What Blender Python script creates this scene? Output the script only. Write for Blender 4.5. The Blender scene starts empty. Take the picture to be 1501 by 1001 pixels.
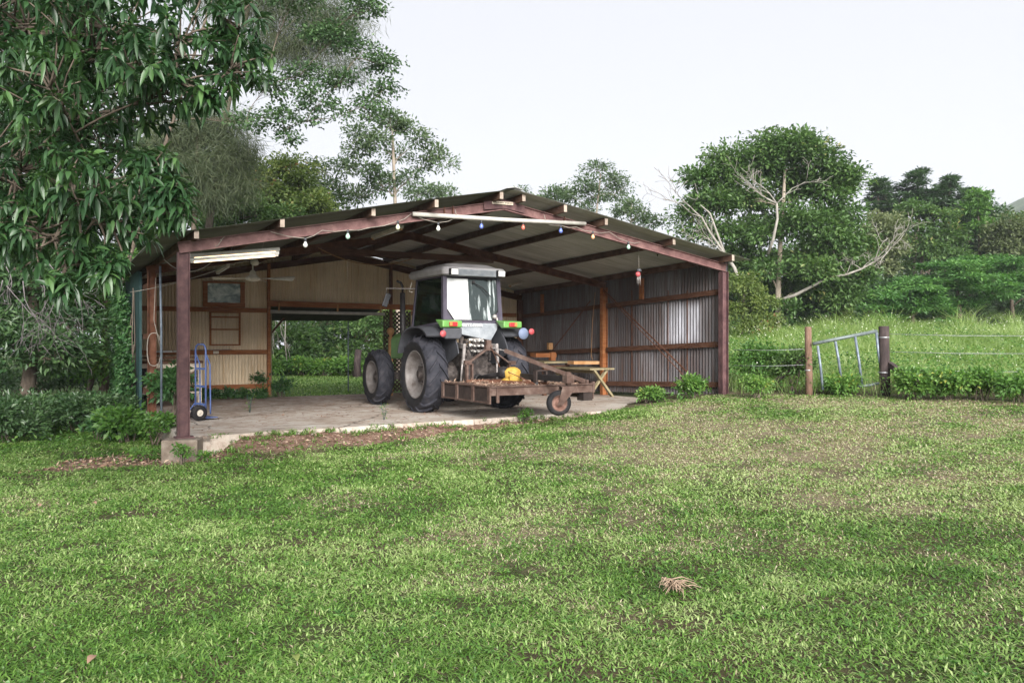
import bpy, math, random
import numpy as np
from mathutils import Vector, Matrix

random.seed(7)
RNG = np.random.default_rng(7)
SC = bpy.context.scene
COL = SC.collection
F = 1192.0            # focal length in photo pixels; camera at the origin, level, looking along +Y


def P(px, py, Y):
    return Vector(((px - 750) / F * Y, Y, (500 - py) / F * Y))


def V(*a):
    return Vector(a)


# ------------------------------------------------------------------ materials
class NT:
    def __init__(self, name):
        self.m = bpy.data.materials.new(name)
        self.m.use_nodes = True
        self.t = self.m.node_tree
        self.b = self.t.nodes['Principled BSDF']
        self.out = self.t.nodes['Material Output']

    def n(self, typ, **kw):
        nd = self.t.nodes.new(typ)
        for k, v in kw.items():
            if k in nd.inputs.keys():
                nd.inputs[k].default_value = v
            else:
                setattr(nd, k, v)
        return nd

    def l(self, a, b):
        self.t.links.new(a, b)

    def coord(self, scale=(1, 1, 1), which='Object'):
        tc = self.n('ShaderNodeTexCoord')
        mp = self.n('ShaderNodeMapping')
        mp.inputs['Scale'].default_value = scale
        self.l(tc.outputs[which], mp.inputs['Vector'])
        return mp.outputs['Vector']

    def geo(self, scale=(1, 1, 1)):
        g = self.n('ShaderNodeNewGeometry')
        mp = self.n('ShaderNodeMapping')
        mp.inputs['Scale'].default_value = scale
        self.l(g.outputs['Position'], mp.inputs['Vector'])
        return mp.outputs['Vector']

    def noise(self, vec, scale, detail=6, rough=.6, dist=0.0):
        nd = self.n('ShaderNodeTexNoise')
        nd.inputs['Scale'].default_value = scale
        nd.inputs['Detail'].default_value = detail
        nd.inputs['Roughness'].default_value = rough
        nd.inputs['Distortion'].default_value = dist
        self.l(vec, nd.inputs['Vector'])
        return nd.outputs['Fac']

    def ramp(self, fac, stops, interp='LINEAR'):
        r = self.n('ShaderNodeValToRGB')
        r.color_ramp.interpolation = interp
        el = r.color_ramp.elements
        while len(el) < len(stops):
            el.new(0.5)
        for e, (p, c) in zip(el, stops):
            e.position = p
            e.color = (c[0], c[1], c[2], 1) if not isinstance(c, (int, float)) else (c, c, c, 1)
        self.l(fac, r.inputs['Fac'])
        return r.outputs['Color']

    def mix(self, fac, a, b, typ='MIX'):
        m = self.n('ShaderNodeMix', data_type='RGBA', blend_type=typ)
        for s, v in ((m.inputs[0], fac), (m.inputs[6], a), (m.inputs[7], b)):
            if hasattr(v, 'is_linked') or hasattr(v, 'links'):
                self.l(v, s)
            elif isinstance(v, (int, float)):
                s.default_value = v if s == m.inputs[0] else (v, v, v, 1)
            else:
                s.default_value = (v[0], v[1], v[2], 1)
        return m.outputs[2]

    def attr(self, name, out='Fac'):
        a = self.n('ShaderNodeAttribute')
        a.attribute_name = name
        return a.outputs[out]

    def bump(self, h, strength=.3, dist=.02):
        b = self.n('ShaderNodeBump')
        b.inputs['Strength'].default_value = strength
        b.inputs['Distance'].default_value = dist
        self.l(h, b.inputs['Height'])
        self.l(b.outputs['Normal'], self.b.inputs['Normal'])

    def fin(self, col=None, rough=.7, metal=0.0, spec=.4):
        if col is not None:
            if isinstance(col, tuple):
                self.b.inputs['Base Color'].default_value = (*col, 1)
            else:
                self.l(col, self.b.inputs['Base Color'])
        if isinstance(rough, (int, float)):
            self.b.inputs['Roughness'].default_value = rough
        else:
            self.l(rough, self.b.inputs['Roughness'])
        self.b.inputs['Metallic'].default_value = metal
        self.b.inputs['Specular IOR Level'].default_value = spec
        return self.m


def mottled(name, c1, c2, c3=None, scale=6, rough=.75, metal=0, bump=.2, stretch=(1, 1, 1), spec=.2, fine=60):
    t = NT(name)
    v = t.coord(stretch)
    a = t.noise(v, scale, 8, .65)
    stops = [(.32, c1), (.62, c2)] if c3 is None else [(.28, c1), (.5, c2), (.72, c3)]
    col = t.ramp(a, stops)
    f = t.noise(v, fine, 4, .7)
    col = t.mix(.55, col, t.ramp(f, [(.3, .6), (.7, 1.0)]), 'MULTIPLY')
    t.bump(f, bump, .01)
    return t.fin(col, rough, metal, spec)


M = {}


def mats():
    M['steel'] = mottled('oxide_paint_shaded', (.05, .026, .03), (.10, .053, .055), (.16, .09, .088), 7, .62, 0, .15, fine=45)  # oxide paint darkened in colour for the posts standing in shade
    M['steel_lit'] = mottled('oxide_paint_lit', (.10, .05, .05), (.185, .098, .094), (.27, .16, .148), 6, .6, 0, .15, fine=45)  # same oxide paint, lighter: light on the front rafters put into the colour
    M['rust'] = mottled('rusted_steel', (.06, .026, .018), (.13, .055, .032), (.20, .10, .07), 7, .85, 0, .25)
    M['slasher'] = mottled('slasher_steel', (.048, .026, .02), (.095, .06, .049), (.165, .12, .102), 6, .8, 0, .4)
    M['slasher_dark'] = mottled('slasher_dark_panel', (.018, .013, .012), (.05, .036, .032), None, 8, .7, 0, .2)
    M['girt'] = mottled('stained_timber', (.19, .062, .022), (.31, .115, .042), (.40, .19, .085), 3, .7, 0, .2, (1, 1, 9))
    M['girt_dark'] = mottled('old_dark_timber', (.045, .02, .012), (.10, .045, .026), (.16, .085, .055), 4, .8, 0, .2, (1, 1, 9))
    M['timber_grey'] = mottled('weathered_timber_ends', (.20, .155, .125), (.33, .27, .225), (.42, .36, .30), 8, .85, 0, .25)
    M['purlin'] = mottled('purlin_timber', (.05, .026, .018), (.105, .058, .04), (.19, .12, .085), 4, .85, 0, .25)
    M['olive_timber'] = mottled('treated_pine_table', (.15, .125, .07), (.25, .21, .125), (.34, .29, .19), 5, .8, 0, .2)
    M['orange_timber'] = mottled('raw_pine', (.36, .17, .065), (.5, .27, .12), (.62, .40, .22), 5, .75, 0, .2)
    M['post_timber'] = mottled('fence_timber', (.09, .055, .04), (.17, .105, .075), (.27, .185, .145), 9, .9, 0, .5, (1, 1, .25))
    M['post_dark'] = mottled('tarred_timber', (.022, .017, .018), (.05, .037, .037), (.10, .075, .07), 9, .85, 0, .5, (1, 1, .25))
    M['white_paint'] = mottled('white_enamel', (.62, .6, .56), (.78, .77, .74), None, 5, .4, 0, .02, spec=.5)
    M['pvc'] = mottled('grey_pvc', (.42, .40, .37), (.56, .54, .50), None, 6, .5, 0, .05)
    M['white_dusty'] = mottled('dusty_white', (.45, .40, .33), (.68, .63, .56), None, 9, .6, 0, .1)
    M['concrete'] = None
    M['black'] = mottled('black_paint', (.012, .011, .012), (.03, .027, .028), None, 9, .5, 0, .1)
    M['rubber'] = mottled('tyre_rubber', (.006, .006, .007), (.013, .013, .015), (.035, .03, .027), 6, .78, 0, .15)
    M['tread'] = mottled('dusty_tread', (.012, .012, .016), (.027, .028, .037), (.06, .056, .064), 6, .75, 0, .2)
    M['rubber_side'] = M['rubber']
    M['rim'] = mottled('rim_silver', (.075, .06, .053), (.165, .15, .145), (.25, .235, .23), 5, .5, .2, .06)
    M['rim_rust'] = mottled('rusty_rim', (.09, .045, .035), (.17, .095, .075), (.26, .18, .15), 10, .85, 0, .25)
    M['tgreen'] = mottled('tractor_green', (.085, .22, .05), (.135, .32, .075), None, 5, .4, 0, .02, spec=.5)
    M['tdark'] = mottled('tractor_charcoal', (.035, .037, .045), (.06, .062, .072), None, 6, .5, 0, .05, spec=.5)
    M['tcab'] = mottled('cab_pillar', (.05, .045, .065), (.085, .075, .10), None, 6, .45, 0, .03)
    M['troof'] = mottled('cab_roof_grey', (.28, .27, .285), (.40, .39, .40), None, 4, .55, 0, .03)
    M['tpanel'] = mottled('cab_rear_panel', (.19, .21, .235), (.30, .32, .345), None, 6, .45, 0, .03)
    M['grease'] = mottled('greasy_castings', (.02, .017, .017), (.055, .045, .042), (.14, .12, .11), 14, .6, .1, .3)
    M['link_steel'] = mottled('worn_link_steel', (.17, .145, .14), (.36, .33, .32), (.5, .47, .45), 12, .5, .4, .2)
    M['bright_steel'] = mottled('bright_couplers', (.45, .42, .40), (.72, .70, .68), None, 20, .3, .7, .1)
    M['red_lens'] = mottled('red_lens', (.36, .018, .02), (.48, .03, .035), None, 4, .25, 0, .0, spec=.6)
    M['orange_lens'] = mottled('orange_lens', (.65, .13, .03), (.75, .2, .05), None, 4, .25, 0, .0, spec=.6)
    M['pink_refl'] = mottled('round_reflector', (.40, .06, .07), (.52, .11, .12), None, 6, .4, 0, .0)
    M['blue_disc'] = mottled('grey_blue_disc', (.13, .16, .25), (.18, .22, .32), None, 6, .5, 0, .02)
    M['lamp_lens'] = mottled('lamp_lens', (.72, .72, .72), (.86, .86, .86), None, 20, .2, 0, .1, spec=.6)
    M['yellow'] = mottled('gearbox_yellow', (.24, .14, .03), (.42, .26, .05), (.50, .35, .10), 8, .55, 0, .1)
    M['blue'] = mottled('trolley_blue', (.05, .085, .24), (.095, .15, .36), None, 7, .5, 0, .05, spec=.5)
    M['galv'] = mottled('galvanised_pipe', (.09, .115, .15), (.165, .20, .245), (.27, .31, .355), 10, .5, .3, .08)
    M['gate_top'] = mottled('gate_pipe_dark', (.10, .125, .125), (.19, .225, .225), None, 10, .5, .3, .08)
    M['cable'] = mottled('cable_grey', (.22, .2, .17), (.36, .33, .29), None, 8, .6, 0, .0)
    M['cable_orange'] = mottled('cable_tan', (.25, .13, .05), (.36, .2, .09), None, 8, .6, 0, .0)
    M['wire'] = mottled('fence_wire', (.25, .26, .27), (.4, .4, .42), None, 9, .5, .6, .0)
    M['sign'] = mottled('sign_cream', (.55, .46, .36), (.74, .66, .55), None, 30, .6, 0, .02)
    M['letter_dark'] = mottled('letter_dark', (.05, .03, .03), (.08, .05, .045), None, 5, .6, 0, .0)
    M['letter_white'] = mottled('letter_white', (.75, .75, .75), (.85, .85, .85), None, 5, .5, 0, .0)
    M['reflection_white'] = mottled('sky_reflection', (.50, .51, .53), (.68, .69, .71), None, 2, .5, 0, .0)
    M['bark'] = mottled('bark_brown', (.05, .038, .03), (.12, .095, .075), (.21, .175, .14), 9, .95, 0, .6, (1, 1, .3), .2)
    M['bark_pale'] = mottled('bark_pale', (.15, .12, .095), (.28, .235, .19), (.42, .37, .315), 7, .9, 0, .4, (1, 1, .35), .2)
    M['deadwood'] = mottled('dead_white_wood', (.16, .145, .13), (.28, .26, .235), (.40, .375, .345), 6, .9, 0, .3, (1, 1, .4), .2)
    M['twig_grey'] = mottled('dry_grey_twigs', (.12, .105, .11), (.22, .195, .20), None, 6, .95, 0, .1)
    M['root'] = mottled('dried_roots', (.20, .14, .095), (.34, .255, .19), None, 40, .95, 0, .4)
    M['dish'] = mottled('green_wall_paint', (.014, .04, .042), (.025, .058, .06), (.04, .08, .078), 3, .7, 0, .1)
    M['lattice'] = mottled('dark_lattice', (.035, .026, .018), (.075, .055, .04), None, 6, .85, 0, .1)

    # corrugated sheets: wu runs along the wall (m), wv is height (m)
    def sheet(name, cols, rust, streak=1.0, rough=.5, metal=.35, patch=None, bandw=.76):
        t = NT(name)
        wu, wv = t.attr('wu'), t.attr('wv')
        cv = t.n('ShaderNodeCombineXYZ'); t.l(wu, cv.inputs[0]); t.l(wv, cv.inputs[1])
        mp = t.n('ShaderNodeMapping'); mp.inputs['Scale'].default_value = (9, .55, 1)
        t.l(cv.outputs[0], mp.inputs['Vector'])
        st = t.noise(mp.outputs[0], 1.6, 8, .68, .2)
        dv = t.n('ShaderNodeMath', operation='DIVIDE'); t.l(wu, dv.inputs[0]); dv.inputs[1].default_value = bandw
        fl = t.n('ShaderNodeMath', operation='FLOOR'); t.l(dv.outputs[0], fl.inputs[0])
        wn = t.n('ShaderNodeTexWhiteNoise', noise_dimensions='1D'); t.l(fl.outputs[0], wn.inputs['W'])
        base = t.ramp(wn.outputs['Value'], [(0, cols[0]), (.5, cols[1]), (1, cols[2])])
        bl = t.noise(cv.outputs[0], 1.1, 5, .6)
        base = t.mix(.5, base, t.ramp(bl, [(.3, .55), (.7, 1.15)]), 'MULTIPLY')
        fac = t.ramp(st, [(.5 - .05 * streak, 0), (.72, 1)])
        col = t.mix(fac, base, rust)
        fine = t.noise(cv.outputs[0], 55, 3, .6)
        col = t.mix(.4, col, t.ramp(fine, [(.3, .7), (.7, 1.0)]), 'MULTIPLY')
        if patch is not None:
            # brighter soft-edged patch, weakened along the streaks
            u0, u1, v0, v1, pc = patch
            def band(x, a, b, s):
                m1 = t.n('ShaderNodeMapRange', interpolation_type='SMOOTHSTEP'); t.l(x, m1.inputs[0])
                m1.inputs[1].default_value = a; m1.inputs[2].default_value = a + s
                m2 = t.n('ShaderNodeMapRange', interpolation_type='SMOOTHSTEP'); t.l(x, m2.inputs[0])
                m2.inputs[1].default_value = b - s; m2.inputs[2].default_value = b
                m2.inputs[3].default_value = 1; m2.inputs[4].default_value = 0
                mm = t.n('ShaderNodeMath', operation='MULTIPLY'); t.l(m1.outputs[0], mm.inputs[0]); t.l(m2.outputs[0], mm.inputs[1])
                return mm.outputs[0]
            mm = t.n('ShaderNodeMath', operation='MULTIPLY')
            t.l(band(wu, u0, u1, .2), mm.inputs[0]); t.l(band(wv, v0, v1, .3), mm.inputs[1])
            m3 = t.n('ShaderNodeMath', operation='MULTIPLY'); t.l(mm.outputs[0], m3.inputs[0])
            t.l(t.ramp(st, [(.35, 1.0), (.65, .35)]), m3.inputs[1])
            col = t.mix(m3.outputs[0], col, pc)
        return t.fin(col, rough, metal, .4)
    M['galv_wall'] = sheet('corrugated_galvanised', [(.105, .098, .105), (.155, .148, .158), (.215, .212, .228)], (.085, .048, .036), 2.2, .55, .12,
                           (.75, 2.15, -.2, 1.0, (.50, .51, .57)))
    M['cream_wall'] = sheet('corrugated_cream', [(.72, .56, .38), (.77, .62, .43), (.79, .65, .48)], (.56, .39, .22), .2, .6, 0.0)
    M['roof_sheet'] = sheet('corrugated_roof', [(.46, .46, .45), (.53, .53, .52), (.60, .60, .59)], (.28, .29, .22), 1.0, .6, .2)
    M['roof_shaded'] = sheet('corrugated_roof_mossy_shaded', [(.13, .135, .115), (.17, .175, .15), (.21, .215, .195)], (.10, .12, .055), 1.3, .75, .1)  # mossy sheet, also darkened to paint in shade under the left slope
    M['green_wall'] = sheet('corrugated_green', [(.016, .045, .048), (.022, .055, .057), (.028, .062, .062)], (.015, .028, .026), .3, .6, 0)

    # concrete slab
    t = NT('stained_concrete')
    g = t.geo()
    a = t.noise(g, 1.3, 8, .65); b = t.noise(g, 5.5, 7, .72, .4); c = t.noise(g, 90, 3, .6)
    col = t.ramp(a, [(.3, (.30, .24, .19)), (.5, (.43, .375, .325)), (.72, (.52, .49, .45))])
    vo = t.n('ShaderNodeTexVoronoi', feature='DISTANCE_TO_EDGE'); vo.inputs['Scale'].default_value = .42
    wv_ = t.n('ShaderNodeVectorMath', operation='MULTIPLY_ADD'); nz = t.n('ShaderNodeTexNoise'); nz.inputs['Scale'].default_value = 2.2; nz.inputs['Detail'].default_value = 6; t.l(g, nz.inputs['Vector'])
    t.l(nz.outputs['Color'], wv_.inputs[0]); wv_.inputs[1].default_value = (.5, .5, 0); t.l(g, wv_.inputs[2]); t.l(wv_.outputs[0], vo.inputs['Vector'])
    col = t.mix(t.ramp(vo.outputs['Distance'], [(.003, .8), (.012, 0)]), col, (.05, .04, .032))
    oil = t.noise(g, .9, 4, .5); col = t.mix(t.ramp(oil, [(.62, 0), (.72, .55)]), col, (.11, .095, .085))
    sp = t.n('ShaderNodeSeparateXYZ'); t.l(g, sp.inputs[0])
    def mad(a_, k_, c_):
        m_ = t.n('ShaderNodeMath', operation='MULTIPLY_ADD'); t.l(a_, m_.inputs[0]); m_.inputs[1].default_value = k_
        if isinstance(c_, float): m_.inputs[2].default_value = c_
        else: t.l(c_, m_.inputs[2])
        return m_.outputs[0]
    depth = mad(sp.outputs[1], .8666 / 8.58, mad(sp.outputs[0], -.4991 / 8.58, (4.852 * -.4991 - 12 * .8666) / 8.58))
    dirtf = mad(depth, .16, mad(b, 1.0, -.06))
    col = t.mix(t.ramp(dirtf, [(.46, 0), (.66, .75)]), col, (.20, .11, .08))
    col = t.mix(.6, col, t.ramp(c, [(.3, .7), (.7, 1)]), 'MULTIPLY')
    t.bump(b, .25, .02)
    M['concrete'] = t.fin(col, .9, 0, .2)
    M['block'] = mottled('footing_concrete', (.12, .09, .07), (.22, .18, .145), (.30, .26, .22), 5, .95, 0, .5)

    # ground: red-brown soil with thatch
    t = NT('soil')
    g = t.geo()
    a = t.noise(g, .7, 8, .6); b = t.noise(g, 12, 8, .7); c = t.noise(g, 70, 4, .7)
    col = t.ramp(b, [(.3, (.035, .028, .016)), (.5, (.075, .056, .034)), (.72, (.15, .11, .072))])
    col = t.mix(t.ramp(a, [(.4, 0.1), (.62, .7)]), col, (.04, .06, .018))
    col = t.mix(t.attr('thatch'), col, t.ramp(b, [(.3, (.12, .095, .055)), (.7, (.30, .25, .17))]))
    col = t.mix(t.attr('far'), col, t.ramp(b, [(.3, (.03, .055, .014)), (.7, (.07, .12, .03))]))
    col = t.mix(t.attr('dirt'), col, t.ramp(b, [(.3, (.09, .05, .036)), (.5, (.20, .125, .092)), (.7, (.36, .26, .205))]))
    col = t.mix(.7, col, t.ramp(c, [(.3, .5), (.7, 1.1)]), 'MULTIPLY')
    t.bump(c, .6, .03)
    M['soil'] = t.fin(col, .95, 0, .15)

    def leaf(name, c0, c1, c2, rough=.45, trans=.3, spec=.4, extra=None):
        t = NT(name)
        tint = t.attr('tint')
        st = [(0, c0), (.5, c1), (.93, c2)]
        if extra:
            st += [(.965, extra)]
        col = t.ramp(tint, st)
        t.fin(col, rough, 0, spec)
        tr = t.n('ShaderNodeBsdfTranslucent')
        br = t.mix(1.0, col, (1.35, 1.5, .7), 'MULTIPLY')
        t.l(br, tr.inputs['Color'])
        mx = t.n('ShaderNodeMixShader'); mx.inputs[0].default_value = trans
        t.l(t.b.outputs[0], mx.inputs[1]); t.l(tr.outputs[0], mx.inputs[2])
        t.l(mx.outputs[0], t.out.inputs['Surface'])
        return t.m
    M['leaf_mango'] = leaf('mango_leaves', (.014, .042, .016), (.029, .074, .025), (.068, .14, .04), .42, .2, .5)
    M['leaf_mid'] = leaf('broad_leaves', (.032, .075, .02), (.068, .135, .036), (.135, .215, .065), .5, .3, extra=(.22, .22, .08))
    M['leaf_yellow'] = leaf('yellowgreen_leaves', (.055, .095, .024), (.115, .165, .045), (.22, .265, .08), .5, .38, extra=(.28, .14, .07))
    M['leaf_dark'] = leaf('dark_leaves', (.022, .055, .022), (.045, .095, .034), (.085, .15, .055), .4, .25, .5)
    M['leaf_grey'] = leaf('greygreen_needles', (.03, .048, .024), (.055, .075, .036), (.095, .112, .058), .65, .25)
    M['leaf_gum'] = leaf('gum_leaves', (.05, .09, .045), (.085, .135, .065), (.15, .20, .10), .5, .35)
    M['leaf_poinc'] = leaf('feathery_leaves', (.03, .09, .024), (.065, .17, .04), (.14, .28, .075), .5, .35)
    M['leaf_olive'] = leaf('olive_leaves', (.06, .085, .035), (.115, .145, .065), (.20, .225, .115), .55, .3)
    M['leaf_shrub'] = leaf('shrub_leaves', (.042, .11, .024), (.09, .195, .04), (.18, .30, .07), .45, .35, extra=(.34, .36, .08))
    M['leaf_vine'] = leaf('vine_leaves', (.03, .085, .032), (.055, .135, .045), (.10, .20, .065), .4, .3)
    M['grass'] = leaf('lawn_blades', (.05, .118, .020), (.112, .215, .038), (.28, .36, .14), .42, .25, .3)
    M['grass_dry'] = leaf('dry_blades', (.22, .19, .11), (.35, .31, .20), (.48, .44, .32), .7, .3, .2)
    M['grass_tall'] = leaf('field_blades', (.13, .22, .055), (.25, .35, .12), (.41, .48, .25), .5, .4)
    M['litter'] = leaf('leaf_litter', (.14, .075, .055), (.28, .18, .13), (.45, .34, .26), .8, .1, .2)
    M['flower'] = leaf('white_petals', (.7, .7, .66), (.78, .78, .74), (.85, .85, .82), .6, .3)
    M['hill'] = leaf('hill_forest', (.055, .085, .05), (.085, .12, .07), (.13, .165, .10), .7, .2)

    t = NT('fill_glow_tube')  # battens are unlit; warm glow added to the tubes as interior fill
    t.fin((.8, .76, .7), .4)
    t.b.inputs['Emission Color'].default_value = (1, .74, .46, 1)
    t.b.inputs['Emission Strength'].default_value = 1.2
    M['fill_glow_tube'] = t.m
    # glass
    t = NT('dusty_cab_glass')
    v = t.coord((9, 9, .5))
    st = t.noise(v, 1.3, 6, .6, .3)
    dust = t.ramp(st, [(.55, .03), (.66, .8)])
    t.fin((.62, .68, .70), .6, 0, .3)
    tr = t.n('ShaderNodeBsdfTransparent'); tr.inputs[0].default_value = (.22, .33, .28, 1)
    gl = t.n('ShaderNodeBsdfGlossy'); gl.inputs['Roughness'].default_value = .04
    gl.inputs['Color'].default_value = (.75, .9, .88, 1)
    m1 = t.n('ShaderNodeMixShader'); m1.inputs[0].default_value = .09
    t.l(tr.outputs[0], m1.inputs[1]); t.l(gl.outputs[0], m1.inputs[2])
    m2 = t.n('ShaderNodeMixShader'); t.l(dust, m2.inputs[0])
    t.l(m1.outputs[0], m2.inputs[1]); t.l(t.b.outputs[0], m2.inputs[2])
    t.l(m2.outputs[0], t.out.inputs['Surface'])
    M['glass_dusty'] = t.m
    t = NT('side_glass')
    tr = t.n('ShaderNodeBsdfTransparent'); tr.inputs[0].default_value = (.38, .55, .46, 1)
    gl = t.n('ShaderNodeBsdfGlossy'); gl.inputs['Roughness'].default_value = .03
    m1 = t.n('ShaderNodeMixShader'); m1.inputs[0].default_value = .12
    t.l(tr.outputs[0], m1.inputs[1]); t.l(gl.outputs[0], m1.inputs[2])
    t.l(m1.outputs[0], t.out.inputs['Surface'])
    M['glass'] = t.m
    # window pane in the wall frame, tree reflection painted in as blotches
    t = NT('reflection_pane')
    v = t.coord((1.6, 1.6, 2.6))
    a = t.noise(v, 1.7, 7, .6, .8)
    col = t.ramp(a, [(.36, (.05, .09, .085)), (.46, (.20, .29, .26)), (.56, (.48, .56, .51)), (.68, (.75, .78, .74))])
    M['pane'] = t.fin(col, .22, 0, .5)
    for nm, c in (('bulb_white', (.75, .76, .72)), ('bulb_green', (.45, .70, .56)), ('bulb_blue', (.16, .22, .62)),
                  ('bulb_red', (.7, .18, .13)), ('bulb_orange', (.78, .42, .24)), ('bulb_pale', (.75, .78, .55))):
        M[nm] = mottled(nm, tuple(x * .85 for x in c), c, None, 4, .2, 0, .0, spec=.6)


# ------------------------------------------------------------------ mesh building
W = {}      # object -> world matrix


class MB:
    def __init__(s):
        s.v, s.f, s.sm = [], [], []
        s.at = {}

    def add(s, vs, fs, smooth=False):
        o = len(s.v)
        s.v.extend([tuple(q) for q in vs])
        s.f.extend([tuple(i + o for i in f) for f in fs])
        s.sm.extend([smooth] * len(fs))
        return s

    def hexa(s, q):      # 8 points: bottom loop 4, top loop 4
        return s.add(q, [(3, 2, 1, 0), (4, 5, 6, 7), (0, 1, 5, 4), (1, 2, 6, 5), (2, 3, 7, 6), (3, 0, 4, 7)])

    def box(s, c, size, rz=0.0, R=None):
        R = R or Matrix.Rotation(rz, 3, 'Z')
        c = Vector(c)
        x, y, z = [d / 2 for d in size]
        return s.hexa([c + R @ Vector(p) for p in ((-x, -y, -z), (x, -y, -z), (x, y, -z), (-x, y, -z),
                                                   (-x, -y, z), (x, -y, z), (x, y, z), (-x, y, z))])

    def bar(s, a, b, w, h, up=(0, 0, 1)):
        """rectangular bar from a to b; h measured along up, w across"""
        a, b = Vector(a), Vector(b)
        d = (b - a).normalized()
        sd = d.cross(Vector(up)).normalized()
        u = sd.cross(d).normalized()
        sd, u = sd * w / 2, u * h / 2
        return s.hexa([a - sd - u, a + sd - u, b + sd - u, b - sd - u, a - sd + u, a + sd + u, b + sd + u, b - sd + u])

    def ibeam(s, a, b, w, h, up, tf=.012, tw=.010):
        """I section: flanges normal to up"""
        a, b = Vector(a), Vector(b)
        d = (b - a).normalized()
        sd = d.cross(Vector(up)).normalized()
        u = sd.cross(d).normalized()
        s.bar(a + u * (h / 2 - tf / 2), b + u * (h / 2 - tf / 2), w, tf, up)
        s.bar(a - u * (h / 2 - tf / 2), b - u * (h / 2 - tf / 2), w, tf, up)
        s.bar(a, b, tw, h - 2 * tf, up)
        return s

    def tube(s, pts, r, n=8, caps=True):
        pts = [Vector(p) for p in pts]
        rs = r if isinstance(r, (list, tuple)) else [r] * len(pts)
        o = []
        ref = None
        for i, p in enumerate(pts):
            d = (pts[min(i + 1, len(pts) - 1)] - pts[max(i - 1, 0)])
            d = d.normalized() if d.length > 1e-9 else Vector((0, 0, 1))
            if ref is None:
                ref = d.orthogonal().normalized()
            ref = (ref - d * ref.dot(d))
            ref = ref.normalized() if ref.length > 1e-6 else d.orthogonal().normalized()
            q = d.cross(ref)
            for k in range(n):
                an = 2 * math.pi * k / n
                o.append(p + (ref * math.cos(an) + q * math.sin(an)) * rs[i])
        fs = []
        for i in range(len(pts) - 1):
            for k in range(n):
                k2 = (k + 1) % n
                fs.append((i * n + k, i * n + k2, (i + 1) * n + k2, (i + 1) * n + k))
        if caps:
            fs.append(tuple(range(n - 1, -1, -1)))
            fs.append(tuple(range((len(pts) - 1) * n, len(pts) * n)))
        return s.add(o, fs, True)

    def lathe(s, prof, o=(0, 0, 0), axis=(0, 0, 1), n=24, smooth=True):
        """prof: list of (radius, along-axis)"""
        o = Vector(o); ax = Vector(axis).normalized()
        u = ax.orthogonal().normalized(); w = ax.cross(u)
        vs = []
        for (r, h) in prof:
            for k in range(n):
                a = 2 * math.pi * k / n
                vs.append(o + ax * h + (u * math.cos(a) + w * math.sin(a)) * r)
        fs = []
        for i in range(len(prof) - 1):
            for k in range(n):
                k2 = (k + 1) % n
                fs.append((i * n + k, i * n + k2, (i + 1) * n + k2, (i + 1) * n + k))
        return s.add(vs, fs, smooth)

    def prism(s, poly, ext):
        ext = Vector(ext)
        a = [Vector(p) for p in poly]
        n = len(a)
        fs = [tuple(range(n - 1, -1, -1)), tuple(range(n, 2 * n))]
        fs += [(i, (i + 1) % n, (i + 1) % n + n, i + n) for i in range(n)]
        return s.add(a + [p + ext for p in a], fs)

    def build(s, name, mat, parent=None, bevel=0, world=True, origin=None):
        me = bpy.data.meshes.new(name)
        o = bpy.data.objects.new(name, me)
        COL.objects.link(o)
        vs = np.array([tuple(q) for q in s.v], dtype=np.float64)
        if parent is not None:
            o.parent = parent
            if world:
                inv = np.array(W[parent].inverted())
                vs = vs @ inv[:3, :3].T + inv[:3, 3]
            W[o] = W[parent].copy()
        else:
            if origin is None:
                lo, hi = vs.min(0), vs.max(0)
                origin = ((lo[0] + hi[0]) / 2, (lo[1] + hi[1]) / 2, lo[2])
            vs = vs - np.array(tuple(origin))
            o.location = tuple(origin)
            W[o] = Matrix.Translation(Vector(tuple(origin)))
        me.from_pydata([tuple(q) for q in vs], [], s.f)
        me.polygons.foreach_set('use_smooth', s.sm)
        for k, arr in s.at.items():
            me.attributes.new(k, 'FLOAT', 'POINT').data.foreach_set('value', np.array(arr, dtype=np.float32))
        me.materials.append(M[mat])
        me.update()
        if bevel:
            b = o.modifiers.new('bevel', 'BEVEL')
            b.width = bevel; b.segments = 2; b.limit_method = 'ANGLE'; b.angle_limit = math.radians(40)
            b.harden_normals = False
        return o


def tag(o, label=None, cat=None, group=None, kind=None):
    if label: o['label'] = label
    if cat: o['category'] = cat
    if group: o['group'] = group
    if kind: o['kind'] = kind
    return o


def empty(name, loc, rz=0.0, label=None, cat=None, group=None):
    o = bpy.data.objects.new(name, None)
    o.empty_display_size = .2
    COL.objects.link(o)
    o.location = loc
    o.rotation_euler = (0, 0, rz)
    W[o] = Matrix.Translation(Vector(loc)) @ Matrix.Rotation(rz, 4, 'Z')
    return tag(o, label, cat, group)


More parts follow.
